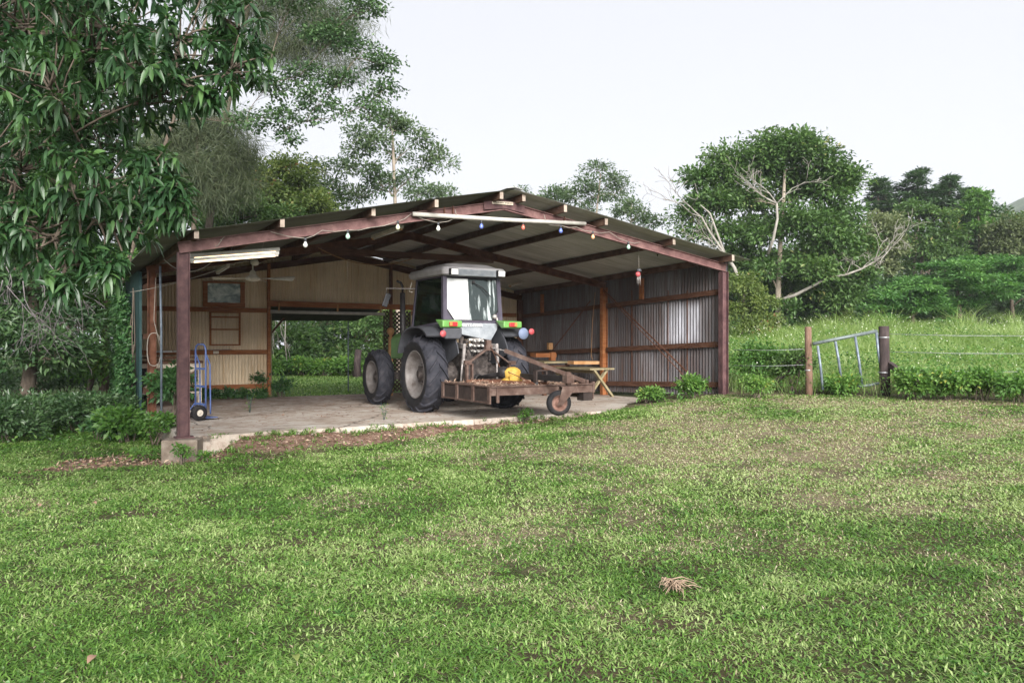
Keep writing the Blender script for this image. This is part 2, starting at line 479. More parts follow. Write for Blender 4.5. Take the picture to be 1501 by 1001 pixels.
def fast_mesh(name, mat, verts, faces, tint=None, parent=None, origin=(0, 0, 0), smooth=False, extra=None):
    """verts (n,3), faces: list of int arrays (m,k) with the same or different k"""
    me = bpy.data.meshes.new(name)
    o = bpy.data.objects.new(name, me)
    COL.objects.link(o)
    v = np.asarray(verts, dtype=np.float64)
    if parent is not None:
        o.parent = parent
        inv = np.array(W[parent].inverted())
        v = v @ inv[:3, :3].T + inv[:3, 3]
        W[o] = W[parent].copy()
    else:
        v = v - np.array(origin)
        o.location = origin
        W[o] = Matrix.Translation(Vector(origin))
    me.vertices.add(len(v))
    me.vertices.foreach_set('co', v.astype(np.float32).ravel())
    loops = np.concatenate([f.ravel() for f in faces]).astype(np.int32)
    tot = np.concatenate([np.full(len(f), f.shape[1]) for f in faces]).astype(np.int32)
    start = np.concatenate([[0], np.cumsum(tot)[:-1]]).astype(np.int32)
    me.loops.add(len(loops)); me.loops.foreach_set('vertex_index', loops)
    me.polygons.add(len(tot)); me.polygons.foreach_set('loop_start', start)
    me.polygons.foreach_set('loop_total', tot)
    me.polygons.foreach_set('use_smooth', np.full(len(tot), smooth))
    if tint is not None:
        me.attributes.new('tint', 'FLOAT', 'POINT').data.foreach_set('value', np.asarray(tint, dtype=np.float32))
    for k, a in (extra or {}).items():
        me.attributes.new(k, 'FLOAT', 'POINT').data.foreach_set('value', np.asarray(a, dtype=np.float32))
    me.update(calc_edges=True)
    me.materials.append(M[mat])
    return o


def unit(a):
    return a / (np.linalg.norm(a, axis=1, keepdims=True) + 1e-9)


def rnd_dirs(n):
    return unit(RNG.normal(size=(n, 3)))


# --- leaf geometry ------------------------------------------------
class Leaves:
    def __init__(s):
        s.v, s.f, s.t, s.n = [], [], [], 0

    def diamond(s, p, d, nrm, L, Wd, tint, fold=.25):
        n = len(p)
        if n == 0: return s
        d = unit(d); sd = unit(np.cross(d, nrm)); up = np.cross(sd, d)
        L = np.broadcast_to(np.asarray(L, float), (n,))[:, None]; Wd = np.broadcast_to(np.asarray(Wd, float), (n,))[:, None]
        mid = p + d * L * .45 + up * fold * Wd
        v = np.stack([p, mid + sd * Wd / 2, p + d * L, mid - sd * Wd / 2], 1).reshape(-1, 3)
        i = s.n + np.arange(n)[:, None] * 4
        s.v.append(v); s.f.append(np.concatenate([i + [[0, 1, 2]], i + [[0, 2, 3]]], 0))
        s.t.append(np.repeat(tint, 4)); s.n += n * 4
        return s

    def blade(s, p, d, bend, L, Wd, tint):
        """grass blade: quad + tip triangle, bending towards bend"""
        n = len(p)
        if n == 0: return s
        sd = unit(np.cross(d, bend + RNG.normal(scale=.2, size=(n, 3))))
        L = np.asarray(L)[:, None]; Wd = np.asarray(Wd)[:, None]
        m = p + d * L * .5 + bend * L * .12
        t = p + d * L * .82 + bend * L * .5
        v = np.stack([p - sd * Wd * .35, p + sd * Wd * .35, m + sd * Wd / 2, m - sd * Wd / 2, t], 1).reshape(-1, 3)
        i = s.n + np.arange(n)[:, None] * 5
        s.f.append(np.concatenate([i + [[0, 1, 2]], i + [[0, 2, 3]], i + [[3, 2, 4]]], 0))
        s.v.append(v); s.t.append(np.repeat(tint, 5)); s.n += n * 5
        return s

    def long(s, p, d, nrm, L, Wd, tint, droop=.35):
        """lanceolate leaf with a keel, curving down"""
        n = len(p)
        d = unit(d); sd = unit(np.cross(d, nrm)); up = np.cross(sd, d)
        L = np.asarray(L)[:, None]; Wd = np.asarray(Wd)[:, None]
        rows = []
        prof = [(0, .06), (.1, .1), (.3, .85), (.55, 1.0), (.8, .6), (1, .03)]
        wav = RNG.normal(scale=.12, size=(n, 1))
        for (a, w) in prof:
            c = p + d * L * a - np.array([[0, 0, 1.]]) * L * droop * a * a * .8 + up * L * .05 * math.sin(a * 3.1)
            rows += [c + sd * Wd * w / 2 + up * Wd * .16 * w * (1 + wav), c, c - sd * Wd * w / 2 + up * Wd * .16 * w * (1 - wav)]
        k = len(rows)
        v = np.stack(rows, 1).reshape(-1, 3)
        i = s.n + np.arange(n)[:, None] * k
        fs = []
        for r in range(len(prof) - 1):
            b = r * 3
            fs += [i + [[b, b + 1, b + 4]], i + [[b, b + 4, b + 3]], i + [[b + 1, b + 2, b + 5]], i + [[b + 1, b + 5, b + 4]]]
        s.v.append(v); s.f.append(np.concatenate(fs, 0)); s.t.append(np.repeat(tint, k)); s.n += n * k
        return s

    def build(s, name, mat, parent=None, origin=(0, 0, 0), smooth=False):
        return fast_mesh(name, mat, np.concatenate(s.v), [np.concatenate(s.f)], np.concatenate(s.t), parent, origin, smooth)


def vnoise(x, y, sc, seed=0):
    """cheap smooth 2-D value noise in 0..1"""
    r = np.random.default_rng(seed).random((64, 64))
    x = np.asarray(x) / sc; y = np.asarray(y) / sc
    xi, yi = np.floor(x).astype(int), np.floor(y).astype(int)
    fx, fy = x - xi, y - yi
    fx, fy = fx * fx * (3 - 2 * fx), fy * fy * (3 - 2 * fy)
    g = lambda a, b: r[a % 64, b % 64]
    return (g(xi, yi) * (1 - fx) + g(xi + 1, yi) * fx) * (1 - fy) + (g(xi, yi + 1) * (1 - fx) + g(xi + 1, yi + 1) * fx) * fy


# ------------------------------------------------------------------ plan of the shed
L0 = np.array([-4.852, 12.0]); A0 = np.array([9.377, 5.4])
DEP = 8.58
B0 = np.array([-.4991, .8666]) * DEP
AX = Vector((.8666, .4991, 0)); BX = Vector((-.4991, .8666, 0))


def plan(s, t):
    q = L0 + A0 * s + B0 * t
    return q[0], q[1]


def bil(a, b, c, d, s, t):
    return (a * (1 - s) + b * s) * (1 - t) + (c * (1 - s) + d * s) * t


def zfloor(s, t):
    return bil(-1.41, -1.335, -1.45, -1.43, s, t)


def zbeam(s, t):
    """top of the rafters"""
    el, er, rd = 1.46 - .02 * t, 1.65 - .25 * t, 2.54 - .14 * t
    return el + (rd - el) * s / .5 if s <= .5 else rd + (er - rd) * (s - .5) / .5


def S(s, t, z):
    x, y = plan(s, t)
    return Vector((x, y, z))


def s_at(px, t):
    k = (px - 750) / F
    x0, y0 = L0 + B0 * t
    return (k * y0 - x0) / (A0[0] - k * A0[1])


def t_at(px, s):
    k = (px - 750) / F
    x0, y0 = L0 + A0 * s
    return (k * y0 - x0) / (B0[0] - k * B0[1])


def onlat(px, py, t):
    """point on the lateral plane at depth t seen at photo pixel px,py"""
    x, y = plan(s_at(px, t), t)
    return Vector((x, y, (500 - py) / F * y))


def onside(px, py, s):
    x, y = plan(s, t_at(px, s))
    return Vector((x, y, (500 - py) / F * y))


def onroof(px, py, off=0.0):
    best = None
    for i in range(400):
        t = -.05 + 1.05 * i / 399
        s = s_at(px, t)
        if not -.03 <= s <= 1.03: continue
        x, y = plan(s, t)
        z = zbeam(s, t) - off
        e = abs(500 - z / y * F - py)
        if best is None or e < best[0]:
            best = (e, Vector((x, y, z)))
    return best[1]


# ------------------------------------------------------------------ ground heights (thin-plate spline)
CP = np.array([
    (0, 0, -1.62), (0, 4, -1.6), (-4, 5, -1.66), (4, 5, -1.54), (-8, 8, -1.75), (8, 8, -1.38), (0, 9, -1.58),
    (-4.85, 11.6, -1.73), (-7, 12, -1.76), (-2.5, 12.8, -1.65), (-.5, 14.0, -1.51), (1.5, 15.0, -1.39), (3, 16.2, -1.26), (3.6, 17.6, -1.24),
    (4.6, 17, -1.14), (7.2, 17, -1.08), (9, 17, -1.06), (12, 17, -1.0),
    (-4, 14, -1.65), (-6.5, 16, -1.66), (0, 18, -1.6), (-4, 20, -1.62), (2, 19.2, -1.5), (1, 21.5, -1.52),
    (-8, 21, -1.6), (-5, 23, -1.53), (-2, 25, -1.5), (-7, 28, -1.5), (-10, 34, -1.45), (-4, 34, -1.45),
    (-10, 14, -1.8), (-9, 17, -1.78), (-14, 20, -1.8), (-16, 10, -1.8),
    (6, 20, -.95), (12, 20, -.85), (10, 28, -.45), (18, 28, -.3), (12, 36, 0), (22, 40, .1), (3, 30, -.9), (35, 45, .2),
    (-60, 60, -1.5), (60, 60, 1), (0, 120, 0), (-120, 100, -1), (120, 100, 2), (0, -20, -1.7), (-40, 0, -1.8), (40, 0, -1.0), (40, 20, -.5)])


def _tps():
    n = len(CP)
    d = np.linalg.norm(CP[:, None, :2] - CP[None, :, :2], axis=2)
    K = np.where(d > 0, d * d * np.log(d + 1e-12), 0) + np.eye(n) * .5
    A = np.zeros((n + 3, n + 3))
    A[:n, :n] = K; A[:n, n] = 1; A[:n, n + 1:] = CP[:, :2]
    A[n, :n] = 1; A[n + 1:, :n] = CP[:, :2].T
    return np.linalg.solve(A, np.concatenate([CP[:, 2], [0, 0, 0]]))


TW = _tps()


def gz(x, y):
    x = np.atleast_1d(np.asarray(x, float)); y = np.atleast_1d(np.asarray(y, float))
    out = np.empty(len(x))
    for i in range(0, len(x), 50000):
        xx, yy = x[i:i + 50000], y[i:i + 50000]
        d2 = (xx[:, None] - CP[None, :, 0]) ** 2 + (yy[:, None] - CP[None, :, 1]) ** 2
        K = np.where(d2 > 1e-9, .5 * d2 * np.log(d2 + 1e-12), 0)
        out[i:i + 50000] = K @ TW[:len(CP)] + TW[-3] + TW[-2] * xx + TW[-1] * yy
    # gentle lumps
    return _apron(x, y, out) + (vnoise(x, y, 1.1, 3) - .5) * .035 + (vnoise(x, y, .37, 4) - .5) * .015


def _apron(x, y, z):
    # soil banked against the front edge of the slab
    s = (x - L0[0]) * .8666 / 10.82 + (y - L0[1]) * .4991 / 10.82
    d = -((x - L0[0]) * -.4991 + (y - L0[1]) * .8666)
    w = np.clip((s - .035) / .03, 0, 1) * np.clip((.95 - s) / .05, 0, 1) * (d > -.25)
    top = -1.41 + .075 * s - .05 - .29 * np.clip(d, 0, 3) + (vnoise(x, y, .33, 15) - .5) * .09
    return np.where(w > 0, z + w * np.maximum(top - z, 0), z)


def g1(x, y):
    return float(gz([x], [y])[0])


def st_of(x, y):
    """shed coordinates of plan points"""
    M2 = np.linalg.inv(np.stack([A0, B0], 1))
    q = np.stack([np.asarray(x) - L0[0], np.asarray(y) - L0[1]])
    r = M2 @ q.reshape(2, -1)
    return r[0], r[1]


def on_slab(x, y, grow=0.0):
    s, t = st_of(x, y)
    g = grow / 10.8
    right = np.clip(.88 + .35 * t, .88, 1.0)
    return (s > -.005 - g) & (s < right + g) & (t > -.004 - g * 1.2) & (t < 1.0 + g)


def dirt_amt(x, y):
    """bare earth along the slab edge and beside the corner block, 0..1"""
    s, t = st_of(x, y)
    d = -t * DEP                       # metres in front of the slab edge
    n = vnoise(x, y, .5, 11) * .5 + vnoise(x, y, .17, 12) * .5
    wd = np.interp(s, [-.3, -.1, 0, .15, .45, .62, .75], [.0, .2, .4, .42, .34, .28, 0])
    a = np.clip(1.3 - (np.abs(d - .12) / np.maximum(wd, .01)), 0, 1) * (s < .75) * (s > -.2)
    px = np.hypot((x + 5.75) / .75, (y - 11.75) / .55)
    b = np.clip(1.35 - px, 0, 1)
    return np.clip((np.maximum(a, b) * 1.5 + (n - .5) * 1.1), 0, 1) * ((a > 0) | (b > 0))
# ================================================================== ground, slab
def make_ground():
    def axis(lo, hi, fine_lo, fine_hi, step, n_out):
        a = [fine_lo - (fine_lo - lo) * (k / n_out) ** 2 for k in range(n_out, 0, -1)]
        b = list(np.arange(fine_lo, fine_hi, step))
        c = [fine_hi + (hi - fine_hi) * (k / n_out) ** 2 for k in range(0, n_out + 1)]
        return np.array(a + b + c)
    xs = axis(-260, 260, -11, 12, .16, 26)
    ys = axis(-60, 300, 2.5, 20, .16, 26)
    X, Y = np.meshgrid(xs, ys)
    x, y = X.ravel(), Y.ravel()
    z = gz(np.clip(x, -90, 90), np.clip(y, -20, 110))
    z = z - np.clip(np.hypot(x, y) - 60, 0, 400) * .01
    da = dirt_amt(x, y)
    z = z - da * .02
    nx, ny = len(xs), len(ys)
    i = np.arange(nx * ny).reshape(ny, nx)
    f = np.stack([i[:-1, :-1], i[:-1, 1:], i[1:, 1:], i[1:, :-1]], -1).reshape(-1, 4)
    o = fast_mesh('ground', 'soil', np.stack([x, y, z], 1), [f], np.zeros(len(x)), smooth=True, extra={'dirt': da, 'thatch': np.where((y > 2) & (y < 20) & (np.abs(x) < 14), dry_amt(x, y), 0) * .85, 'far': np.clip((np.hypot(x, y) - 19) / 8, 0, 1) * .9})
    tag(o, 'uneven reddish brown soil under the mown lawn', 'ground', kind='structure')
    # slab
    n = 90
    top, bot, edge = [], [], []
    outline = [(s, 0) for s in np.linspace(0, .88, n * 2)] + [(.88 + .35 * t, t) for t in np.linspace(.02, .34, 20)] + [(1, 1), (0, 1)]
    mb = MB()
    pts = []
    for k, (s, t) in enumerate(outline):
        jag = 0
        if t == 0 and 0 < s < .86:
            jag = (float(vnoise([s * 30], [0], 1.6, 21)[0]) - .5) * .10 + (float(vnoise([s * 30], [0], .11, 22)[0]) - .5) * .045
        x, y = plan(s, t + jag / DEP)
        pts.append((x, y, zfloor(s, t)))
    c = S(.45, .5, zfloor(.45, .5))
    m = len(pts)
    vs = [c] + pts + [(p[0], p[1], p[2] - .42) for p in pts]
    fs = [(0, 1 + k, 1 + (k + 1) % m) for k in range(m)]
    fs += [(1 + k, 1 + m + k, 1 + m + (k + 1) % m, 1 + (k + 1) % m) for k in range(m)]
    mb.add(vs, fs)
    o = mb.build('concrete_slab', 'concrete')
    tag(o, 'cracked concrete floor slab of the shed stained with red dirt', 'floor', kind='structure')


# ================================================================== shed
def corr_sheet(name, mat, parent, path, zlo, zhi, amp=.009, wl=.076, seg=6, u0=0.0, nrows=2, dz=0):
    """vertical corrugated wall: path(u)->(x,y), normal; zlo/zhi callables of fraction"""
    a, b = Vector((*path[0], 0)), Vector((*path[1], 0))
    L = (b - a).length
    d = (b - a) / L
    nrm = Vector((d.y, -d.x, 0))
    n = int(L / wl * seg)
    vs, wu, wv = [], [], []
    for i in range(n + 1):
        fr = i / n
        u = fr * L
        off = amp * math.sin(2 * math.pi * u / wl) + .007 * math.sin(u * 2.1 + a.x) * math.sin(u * .77) + (.006 if int(u / .76) % 2 else 0)
        q = a + d * u + nrm * off
        z0, z1 = zlo(fr), zhi(fr)
        for r in range(nrows + 1):
            z = z0 + (z1 - z0) * r / nrows
            vs.append((q.x, q.y, z)); wu.append(u0 + u); wv.append(z)
    k = nrows + 1
    fs = [(i * k + r, (i + 1) * k + r, (i + 1) * k + r + 1, i * k + r + 1) for i in range(n) for r in range(nrows)]
    mb = MB(); mb.add(vs, fs, True); mb.at = {'wu': wu, 'wv': wv}
    return mb.build(name, mat, parent)


def make_shed():
    R = empty('farm_shed', S(0, 0, zfloor(0, 0)), 0, 'open fronted gabled farm shed of rusty steel frames and corrugated iron', 'shed')
    T = .165
    # --- posts
    def post(s, t, zb, zt, w=.13, h=.16, up=None, mat='steel', nm='post'):
        mb = MB()
        a = S(s, t, zb); b = S(s, t, zt)
        mb.ibeam(a, b, w, h, up or AX)
        o = mb.build(nm, mat, R)
        m2 = MB(); m2.box(a + Vector((.02, -.02, .008)), (.26, .22, .018), math.radians(30))
        m2.build('base_plate', mat, o)
        return o
    post(0, 0, -1.415, 1.31, .135, .17, AX)
    post(1, 0, -1.2, 1.49, .13, .17, AX)
    p = post(0, .47, zfloor(0, .5) - .08, 1.36, .12, .15, AX, 'rust')
    m = MB(); m.box(S(0, .47, zfloor(0, .5) - .12), (.26, .22, .10), .5); m.build('timber_pad', 'timber_grey', p)
    post(1, .5, zfloor(1, .5) - .02, 1.40, .12, .16, AX, 'girt')
    post(1, 1, zfloor(1, 1) - .02, 1.26, .12, .15, AX, 'rust')
    post(0, 1, zfloor(0, 1) - .02, 1.30, .12, .15, AX, 'rust')
    # --- corner footing
    c = S(0, 0, 0) + Vector((.02, -.06, 0))
    m = MB(); m.box((c.x, c.y, -1.60), (.50, .46, .36), math.radians(9))
    m.build('footing_block', 'block', R, .02)
    # --- rafters of three frames
    for t in (0, .5, 1.0):
        for s0, s1 in ((-.006, .5), (.5, 1.006)):
            mb = MB()
            a = S(s0, t, zbeam(max(s0, 0), t) - T / 2); b = S(s1, t, zbeam(min(s1, 1), t) - T / 2)
            up = Vector((0, 0, 1))
            mb.ibeam(a, b, .09 if t == 0 else .10, T, up, .014, .012)
            mb.build('rafter', 'steel_lit' if t == 0 else ('rust' if t == .5 else 'girt_dark'), R)
    # apex gusset + splice plates on the front frame
    f = -BX
    ap = S(.5, 0, zbeam(.5, 0))
    m = MB()
    m.prism([ap + AX * x + Vector((0, 0, z)) + f * .052 for x, z in ((-.42, -.06), (0, .012), (.42, -.06), (.42, -.2), (0, -.145), (-.42, -.2))], f * .012)
    m.build('apex_plate', 'steel', R)
    for s in (.39, .62, .405):
        m = MB()
        p = S(s, 0, zbeam(s, 0) - T / 2) + f * .05
        m.box(p, (.014, .03, .21), math.radians(30))
        m.build('splice_plate', 'rust', R)
    # sign on the apex
    a = onlat(717.5, 297.2, 0) + f * .085; b = onlat(748, 299.4, 0) + f * .085
    m = MB(); m.bar(a, b, .012, .052); pl = m.build('name_plate', 'sign', R)
    m = MB()
    d = (b - a); x = .03
    rr = random.Random(3)
    while x < .95:
        w = rr.uniform(.018, .05)
        p = a + d * (x + w / 2) + f * .0075
        m.bar(a + d * x + f * .0085, a + d * (x + w * .7) + f * .0085, .003, rr.uniform(.010, .024))
        x += w + (.035 if rr.random() < .2 else .008)
    m.build('faded_lettering', 'letter_dark', pl)
    # --- collar tie and braces of the middle frame
    m = MB(); m.bar(onlat(470, 367, .5), onlat(722, 381, .5), .08, .14); m.build('collar_tie', 'girt_dark', R)
    m = MB(); m.bar(S(1, .5, 1.38) - AX * .06, onside(1012, 545, 1) - AX * .10, .008, .035)
    m.bar(S(1, .5, 1.33) - AX * .06, onside(1005, 548, 1) - AX * .10, .008, .02); m.build('diagonal_brace', 'rust', R)
    m = MB(); m.bar(onside(868, 440, 1) - AX * .06, onside(812, 514, 1) - AX * .08, .008, .035); m.build('diagonal_brace', 'rust', R)
    # --- purlins (end grain shows beyond the front frame)
    O = .40 / DEP
    for i, s in enumerate((0.012, .125, .262, .362, .478, .523, .60, .69, .845, .988)):
        mb = MB()
        z0 = zbeam(s, 0) + .062; z1 = zbeam(s, 1) + .062
        sl = (z1 - z0)
        a = S(s, -O * (.9 + .12 * math.sin(i * 2.3)), z0 - sl * O); b = S(s, 1.02, z1 + sl * .02)
        mb.bar(a, b, .065, .125)
        pu = mb.build('purlin', 'purlin', R)
        m2 = MB(); m2.bar(a - (b - a).normalized() * .006, a - (b - a).normalized() * .0005, .066, .127)
        m2.build('end_grain', 'timber_grey', pu)
    # --- roof sheets: corrugation runs down the slope, so waves march along the depth
    for side in (0, 1):
        nT = 700
        nS = 8
        vs, wu, wv = [], [], []
        t0, t1 = -.42 / DEP, 1.03
        for i in range(nT + 1):
            t = t0 + (t1 - t0) * i / nT
            off = .009 * math.sin(2 * math.pi * (t * DEP) / .076)
            for j in range(nS + 1):
                k = j / nS
                s = (.5 - k * .533) if side == 0 else (.5 + k * .533)
                sc = min(max(s, 0), 1)
                z = zbeam(sc, t) + .135
                if s < 0: z -= (zbeam(.1, t) - zbeam(0, t)) / .1 * (0 - s)
                if s > 1: z -= (zbeam(.9, t) - zbeam(1, t)) / .1 * (s - 1)
                sag = .012 * math.sin(i * .013 + j * .7)
                p = S(s, t, z + off + sag)
                vs.append(p); wu.append(t * DEP); wv.append(k * 5.5)
        k = nS + 1
        fs = [(i * k + j, (i + 1) * k + j, (i + 1) * k + j + 1, i * k + j + 1) for i in range(nT) for j in range(nS)]
        mb = MB(); mb.add(vs, fs, True); mb.at = {'wu': wu, 'wv': wv}
        o = mb.build('roof', 'roof_sheet' if side else 'roof_shaded', R)
        if side == 1:
            m = MB()
            q = [S(.5, t, zbeam(.5, t)) for t in (t0 - .003, t1)]
            for sg in (-1, 1):
                m.hexa([q[0] + Vector((0, 0, .165)), q[0] + AX * sg * .16 + Vector((0, 0, .135)), q[1] + AX * sg * .16 + Vector((0, 0, .135)), q[1] + Vector((0, 0, .165)),
                        q[0] + Vector((0, 0, .172)), q[0] + AX * sg * .16 + Vector((0, 0, .142)), q[1] + AX * sg * .16 + Vector((0, 0, .142)), q[1] + Vector((0, 0, .172))])
            m.build('ridge_cap', 'roof_sheet', o)
    # --- right wall
    off = AX * .10
    a, b = S(1, -.004, 0) + off, S(1, 1.02, 0) + off
    corr_sheet('side_wall', 'galv_wall', R, ((a.x, a.y), (b.x, b.y)), lambda f_: -1.17 - .26 * f_, lambda f_: 1.755 - .25 * f_, .016, .098)
    for za in (1.075, -.055, -.93):
        m = MB()
        m.bar(S(1, .012, za) + AX * .045, S(1, .49, za - .155) + AX * .045, .06, .115)
        m.bar(S(1, .51, za - .16) + AX * .045, S(1, .99, za - .32) + AX * .045, .06, .115)
        m.build('girt', 'girt_dark', R)
    for px, y0, y1, mt in ((941, 408, 438, 'girt'), (795, 431, 458, 'girt')):
        m = MB(); m.bar(onside(px, y0, 1) - AX * .02, onside(px, y1, 1) - AX * .02, .13, .05, AX); m.build('stub_post', mt, R)
    m = MB(); m.box(onside(810, 507, 1) - AX * .10, (.14, .10, .19), math.radians(30)); m.build('packing_block', 'orange_timber', R)
    # thin rust battens between sheets
    for px in (922, 975, 1003):
        m = MB(); m.bar(onside(px, 425, 1) + AX * .078, onside(px, 560, 1) + AX * .078, .03, .008, AX); m.build('rust_batten', 'rust', R)
    # downpipe on the outer corner
    q = S(1, .012, 0) + AX * .17
    m = MB(); m.tube([(q.x, q.y, 1.60), (q.x, q.y, .4), (q.x, q.y, -1.16)], .038, 10)
    for z in (1.0, -.1, -.95): m.lathe([(.045, -.02), (.045, .02)], (q.x, q.y, z), (0, 0, 1), 12)
    m.build('downpipe', 'galv', R)
    # --- left wall (green sheet on the rear bay only)
    a, b = S(0, .63, 0) - AX * .09, S(0, 1.0, 0) - AX * .09
    corr_sheet('side_wall', 'green_wall', R, ((b.x, b.y), (a.x, a.y)), lambda f_: -1.5, lambda f_: 1.46, .004, .15)
    m = MB(); m.bar(S(0, .625, -1.5) - AX * .07, S(0, .625, 1.42) - AX * .07, .05, .05, AX); m.build('corner_trim', 'dish', R)
    m = MB()
    for z in (1.1, .1, -1.0): m.bar(S(0, .49, z), S(0, .98, z), .05, .1)
    m.build('girt', 'girt_dark', R)
    # --- back wall
    def zt(s): return zbeam(s, 1) + (.125 if s <= .5 else (.07 if s < .61 else .12))
    o1, o2 = .305, .612
    off = BX * .09
    def bw(s0, s1, zl, nm='back_wall', zh=None, u0=0):
        a, b = S(s0, 1, 0) + off, S(s1, 1, 0) + off
        return corr_sheet(nm, 'cream_wall', R, ((a.x, a.y), (b.x, b.y)), lambda f_: zl, zh or (lambda f_: zt(s0 + (s1 - s0) * f_)), .013, .078, u0=u0)
    bw(0, o1, -1.33)
    bw(o1, .5, .93, u0=3.3); bw(.5, o2, .93, u0=5.4); bw(o2 + .06, 1.0105, -1.33, u0=7.3)
    bw(o2, o2 + .06, .93, u0=6.6)
    for z in (.80, -.27, -1.15):
        m = MB(); m.bar(S(.0, 1, z) + BX * .05, S(o1 - .004, 1, z - .0) + BX * .05, .05, .115)
        m.build('girt', 'girt', R)
        m = MB(); m.bar(S(.672, 1, z) + BX * .05, S(.99, 1, z) + BX * .05, .05, .115)
        m.build('girt', 'girt', R)
    m = MB(); m.bar(S(.298, 1, .985) - BX * .02, S(.68, 1, .96) - BX * .02, .05, .15); m.build('door_header', 'girt', R)
    for s in (.325, .47, .583):
        m = MB(); m.bar(S(s, 1, 1.0) - BX * .05, S(s, 1, .80) - BX * .05, .06, .03, AX)
        m.build('header_block', 'orange_timber', R)
    m = MB(); m.tube([S(.30, 1, .78) + BX * .14, S(.60, 1, .765) + BX * .14], .045, 10); m.build('roller_tube', 'pvc', R)
    m = MB(); m.bar(S(.302, 1, -1.42) + BX * .0, S(.302, 1, zt(.3) - .12), .09, .07, AX); m.build('door_jamb', 'girt', R)
    m = MB(); m.bar(S(.311, 1, -1.43) + BX * .22, S(.311, 1, .72) + BX * .22, .06, .06, AX); m.build('door_jamb', 'olive_timber', R)
    m = MB(); m.bar(S(.312, 1, .20) + BX * .26, S(.345, 1, .62) + BX * .26, .05, .05); m.build('knee_brace', 'girt_dark', R)
    m = MB(); m.bar(S(.613, 1, -1.42), S(.613, 1, zt(.613) - .12), .09, .07, AX); m.build('door_jamb', 'rust', R)
    # awning over the rear opening, its dark underside shows
    m = MB()
    q = [S(.305, 1.008, .935), S(.60, 1.008, .92), S(.57, 1.19, .60), S(.30, 1.19, .58)]
    m.prism(q, (0, 0, .02)); m.build('awning', 'slasher_dark', R)
    m = MB(); m.tube([S(.548, 1.185, .6), S(.548, 1.185, -1.5)], .018, 8); m.build('awning_post', 'galv', R)
    # lattice screen at the right end of the opening
    m = MB()
    a0, a1, zl, zh = .60, .672, -1.42, .86
    Lw = (Vector((*plan(a1, 1), 0)) - Vector((*plan(a0, 1), 0))).length
    o_ = S(a0, 1, 0) + BX * .16
    def lp(u, z): return o_ + AX * u + Vector((0, 0, z))
    st = .085
    k = -30
    for k in range(-30, 20):
        for sg in (1, -1):
            pts = []
            for i in range(41):
                u = Lw * i / 40
                z = zl + k * st * 1.41 + (sg * u if sg > 0 else Lw - u)
                if zl <= z <= zh: pts.append((u, z))
            if len(pts) > 2:
                m.bar(lp(*pts[0]) + BX * (.006 * sg), lp(*pts[-1]) + BX * (.006 * sg), .008, .045)
    # fill upward rows
    for k in range(20, 40):
        for sg in (1, -1):
            pts = []
            for i in range(41):
                u = Lw * i / 40
                z = zl + k * st * 1.41 + (sg * u if sg > 0 else Lw - u)
                if zl <= z <= zh: pts.append((u, z))
            if len(pts) > 2:
                m.bar(lp(*pts[0]) + BX * (.006 * sg), lp(*pts[-1]) + BX * (.006 * sg), .008, .045)
    for u in (0, Lw): m.bar(lp(u, zl), lp(u, zh), .05, .03, AX)
    m.build('lattice_screen', 'lattice', R)
    # window frame with its painted pane
    wl, wr, wt, wb_ = s_at(297, 1), s_at(359, 1), 410, 450
    zt_, zb_ = (500 - 411.5) / F * plan(.16, 1)[1], (500 - 449) / F * plan(.16, 1)[1]
    a = S(wl, 1, 0) + BX * .04; b = S(wr, 1, 0) + BX * .04
    m = MB(); fw = .11
    za = Vector((0, 0, 1))
    m.bar(a + za * (zb_ + fw / 2), b + za * (zb_ + fw / 2), .06, fw)
    m.bar(a + za * (zt_ - .02), b + za * (zt_ - .02), .06, .05)
    d = (b - a).normalized()
    for q, dd in ((a, 1), (b, -1)):
        m.bar(q + d * dd * .06 + za * (zb_ + fw), q + d * dd * .06 + za * (zt_ - .045), .06, .11, AX)
    wf = m.build('window', 'girt', R)
    m = MB(); m.bar(a + d * .115 + za * ((zb_ + zt_) / 2 + .02), b - d * .115 + za * ((zb_ + zt_) / 2 + .02), .01, zt_ - zb_ - .13)
    m.build('pane', 'pane', wf)
    # brown wall rack
    a = onlat(308, 457, 1) + BX * .02; b = onlat(351, 458, 1) + BX * .02
    zt2, zb2 = a.z, (500 - 505) / F * a.y
    rk = MB()
    hb = [zt2, zt2 - .12, zt2 - .43, zb2]
    for q in (a, b): rk.bar(Vector((q.x, q.y, zt2 + .02)), Vector((q.x, q.y, zb2 - .02)), .05, .045, AX)
    for z in hb: rk.bar(Vector((a.x, a.y, z)), Vector((b.x, b.y, z)), .07, .035)
    o = rk.build('wall_rack', 'girt', None)
    tag(o, 'brown timber rack with three bays hung on the cream wall under the window', 'rack')
    # shelf strip and switch on the mid girt
    m = MB(); m.bar(onlat(280, 512.5, 1) - BX * .03, onlat(338, 511.5, 1) - BX * .03, .12, .02); o = m.build('wall_shelf', 'timber_grey', None)
    tag(o, 'narrow grey shelf board lying on the middle rail of the cream wall', 'shelf')
    m = MB(); m.box(onlat(316, 516, 1) - BX * .01, (.13, .04, .07), math.radians(30)); o = m.build('power_outlet', 'sign', None, .006)
    tag(o, 'small cream power outlet box on the middle rail of the cream wall', 'outlet')
    return R


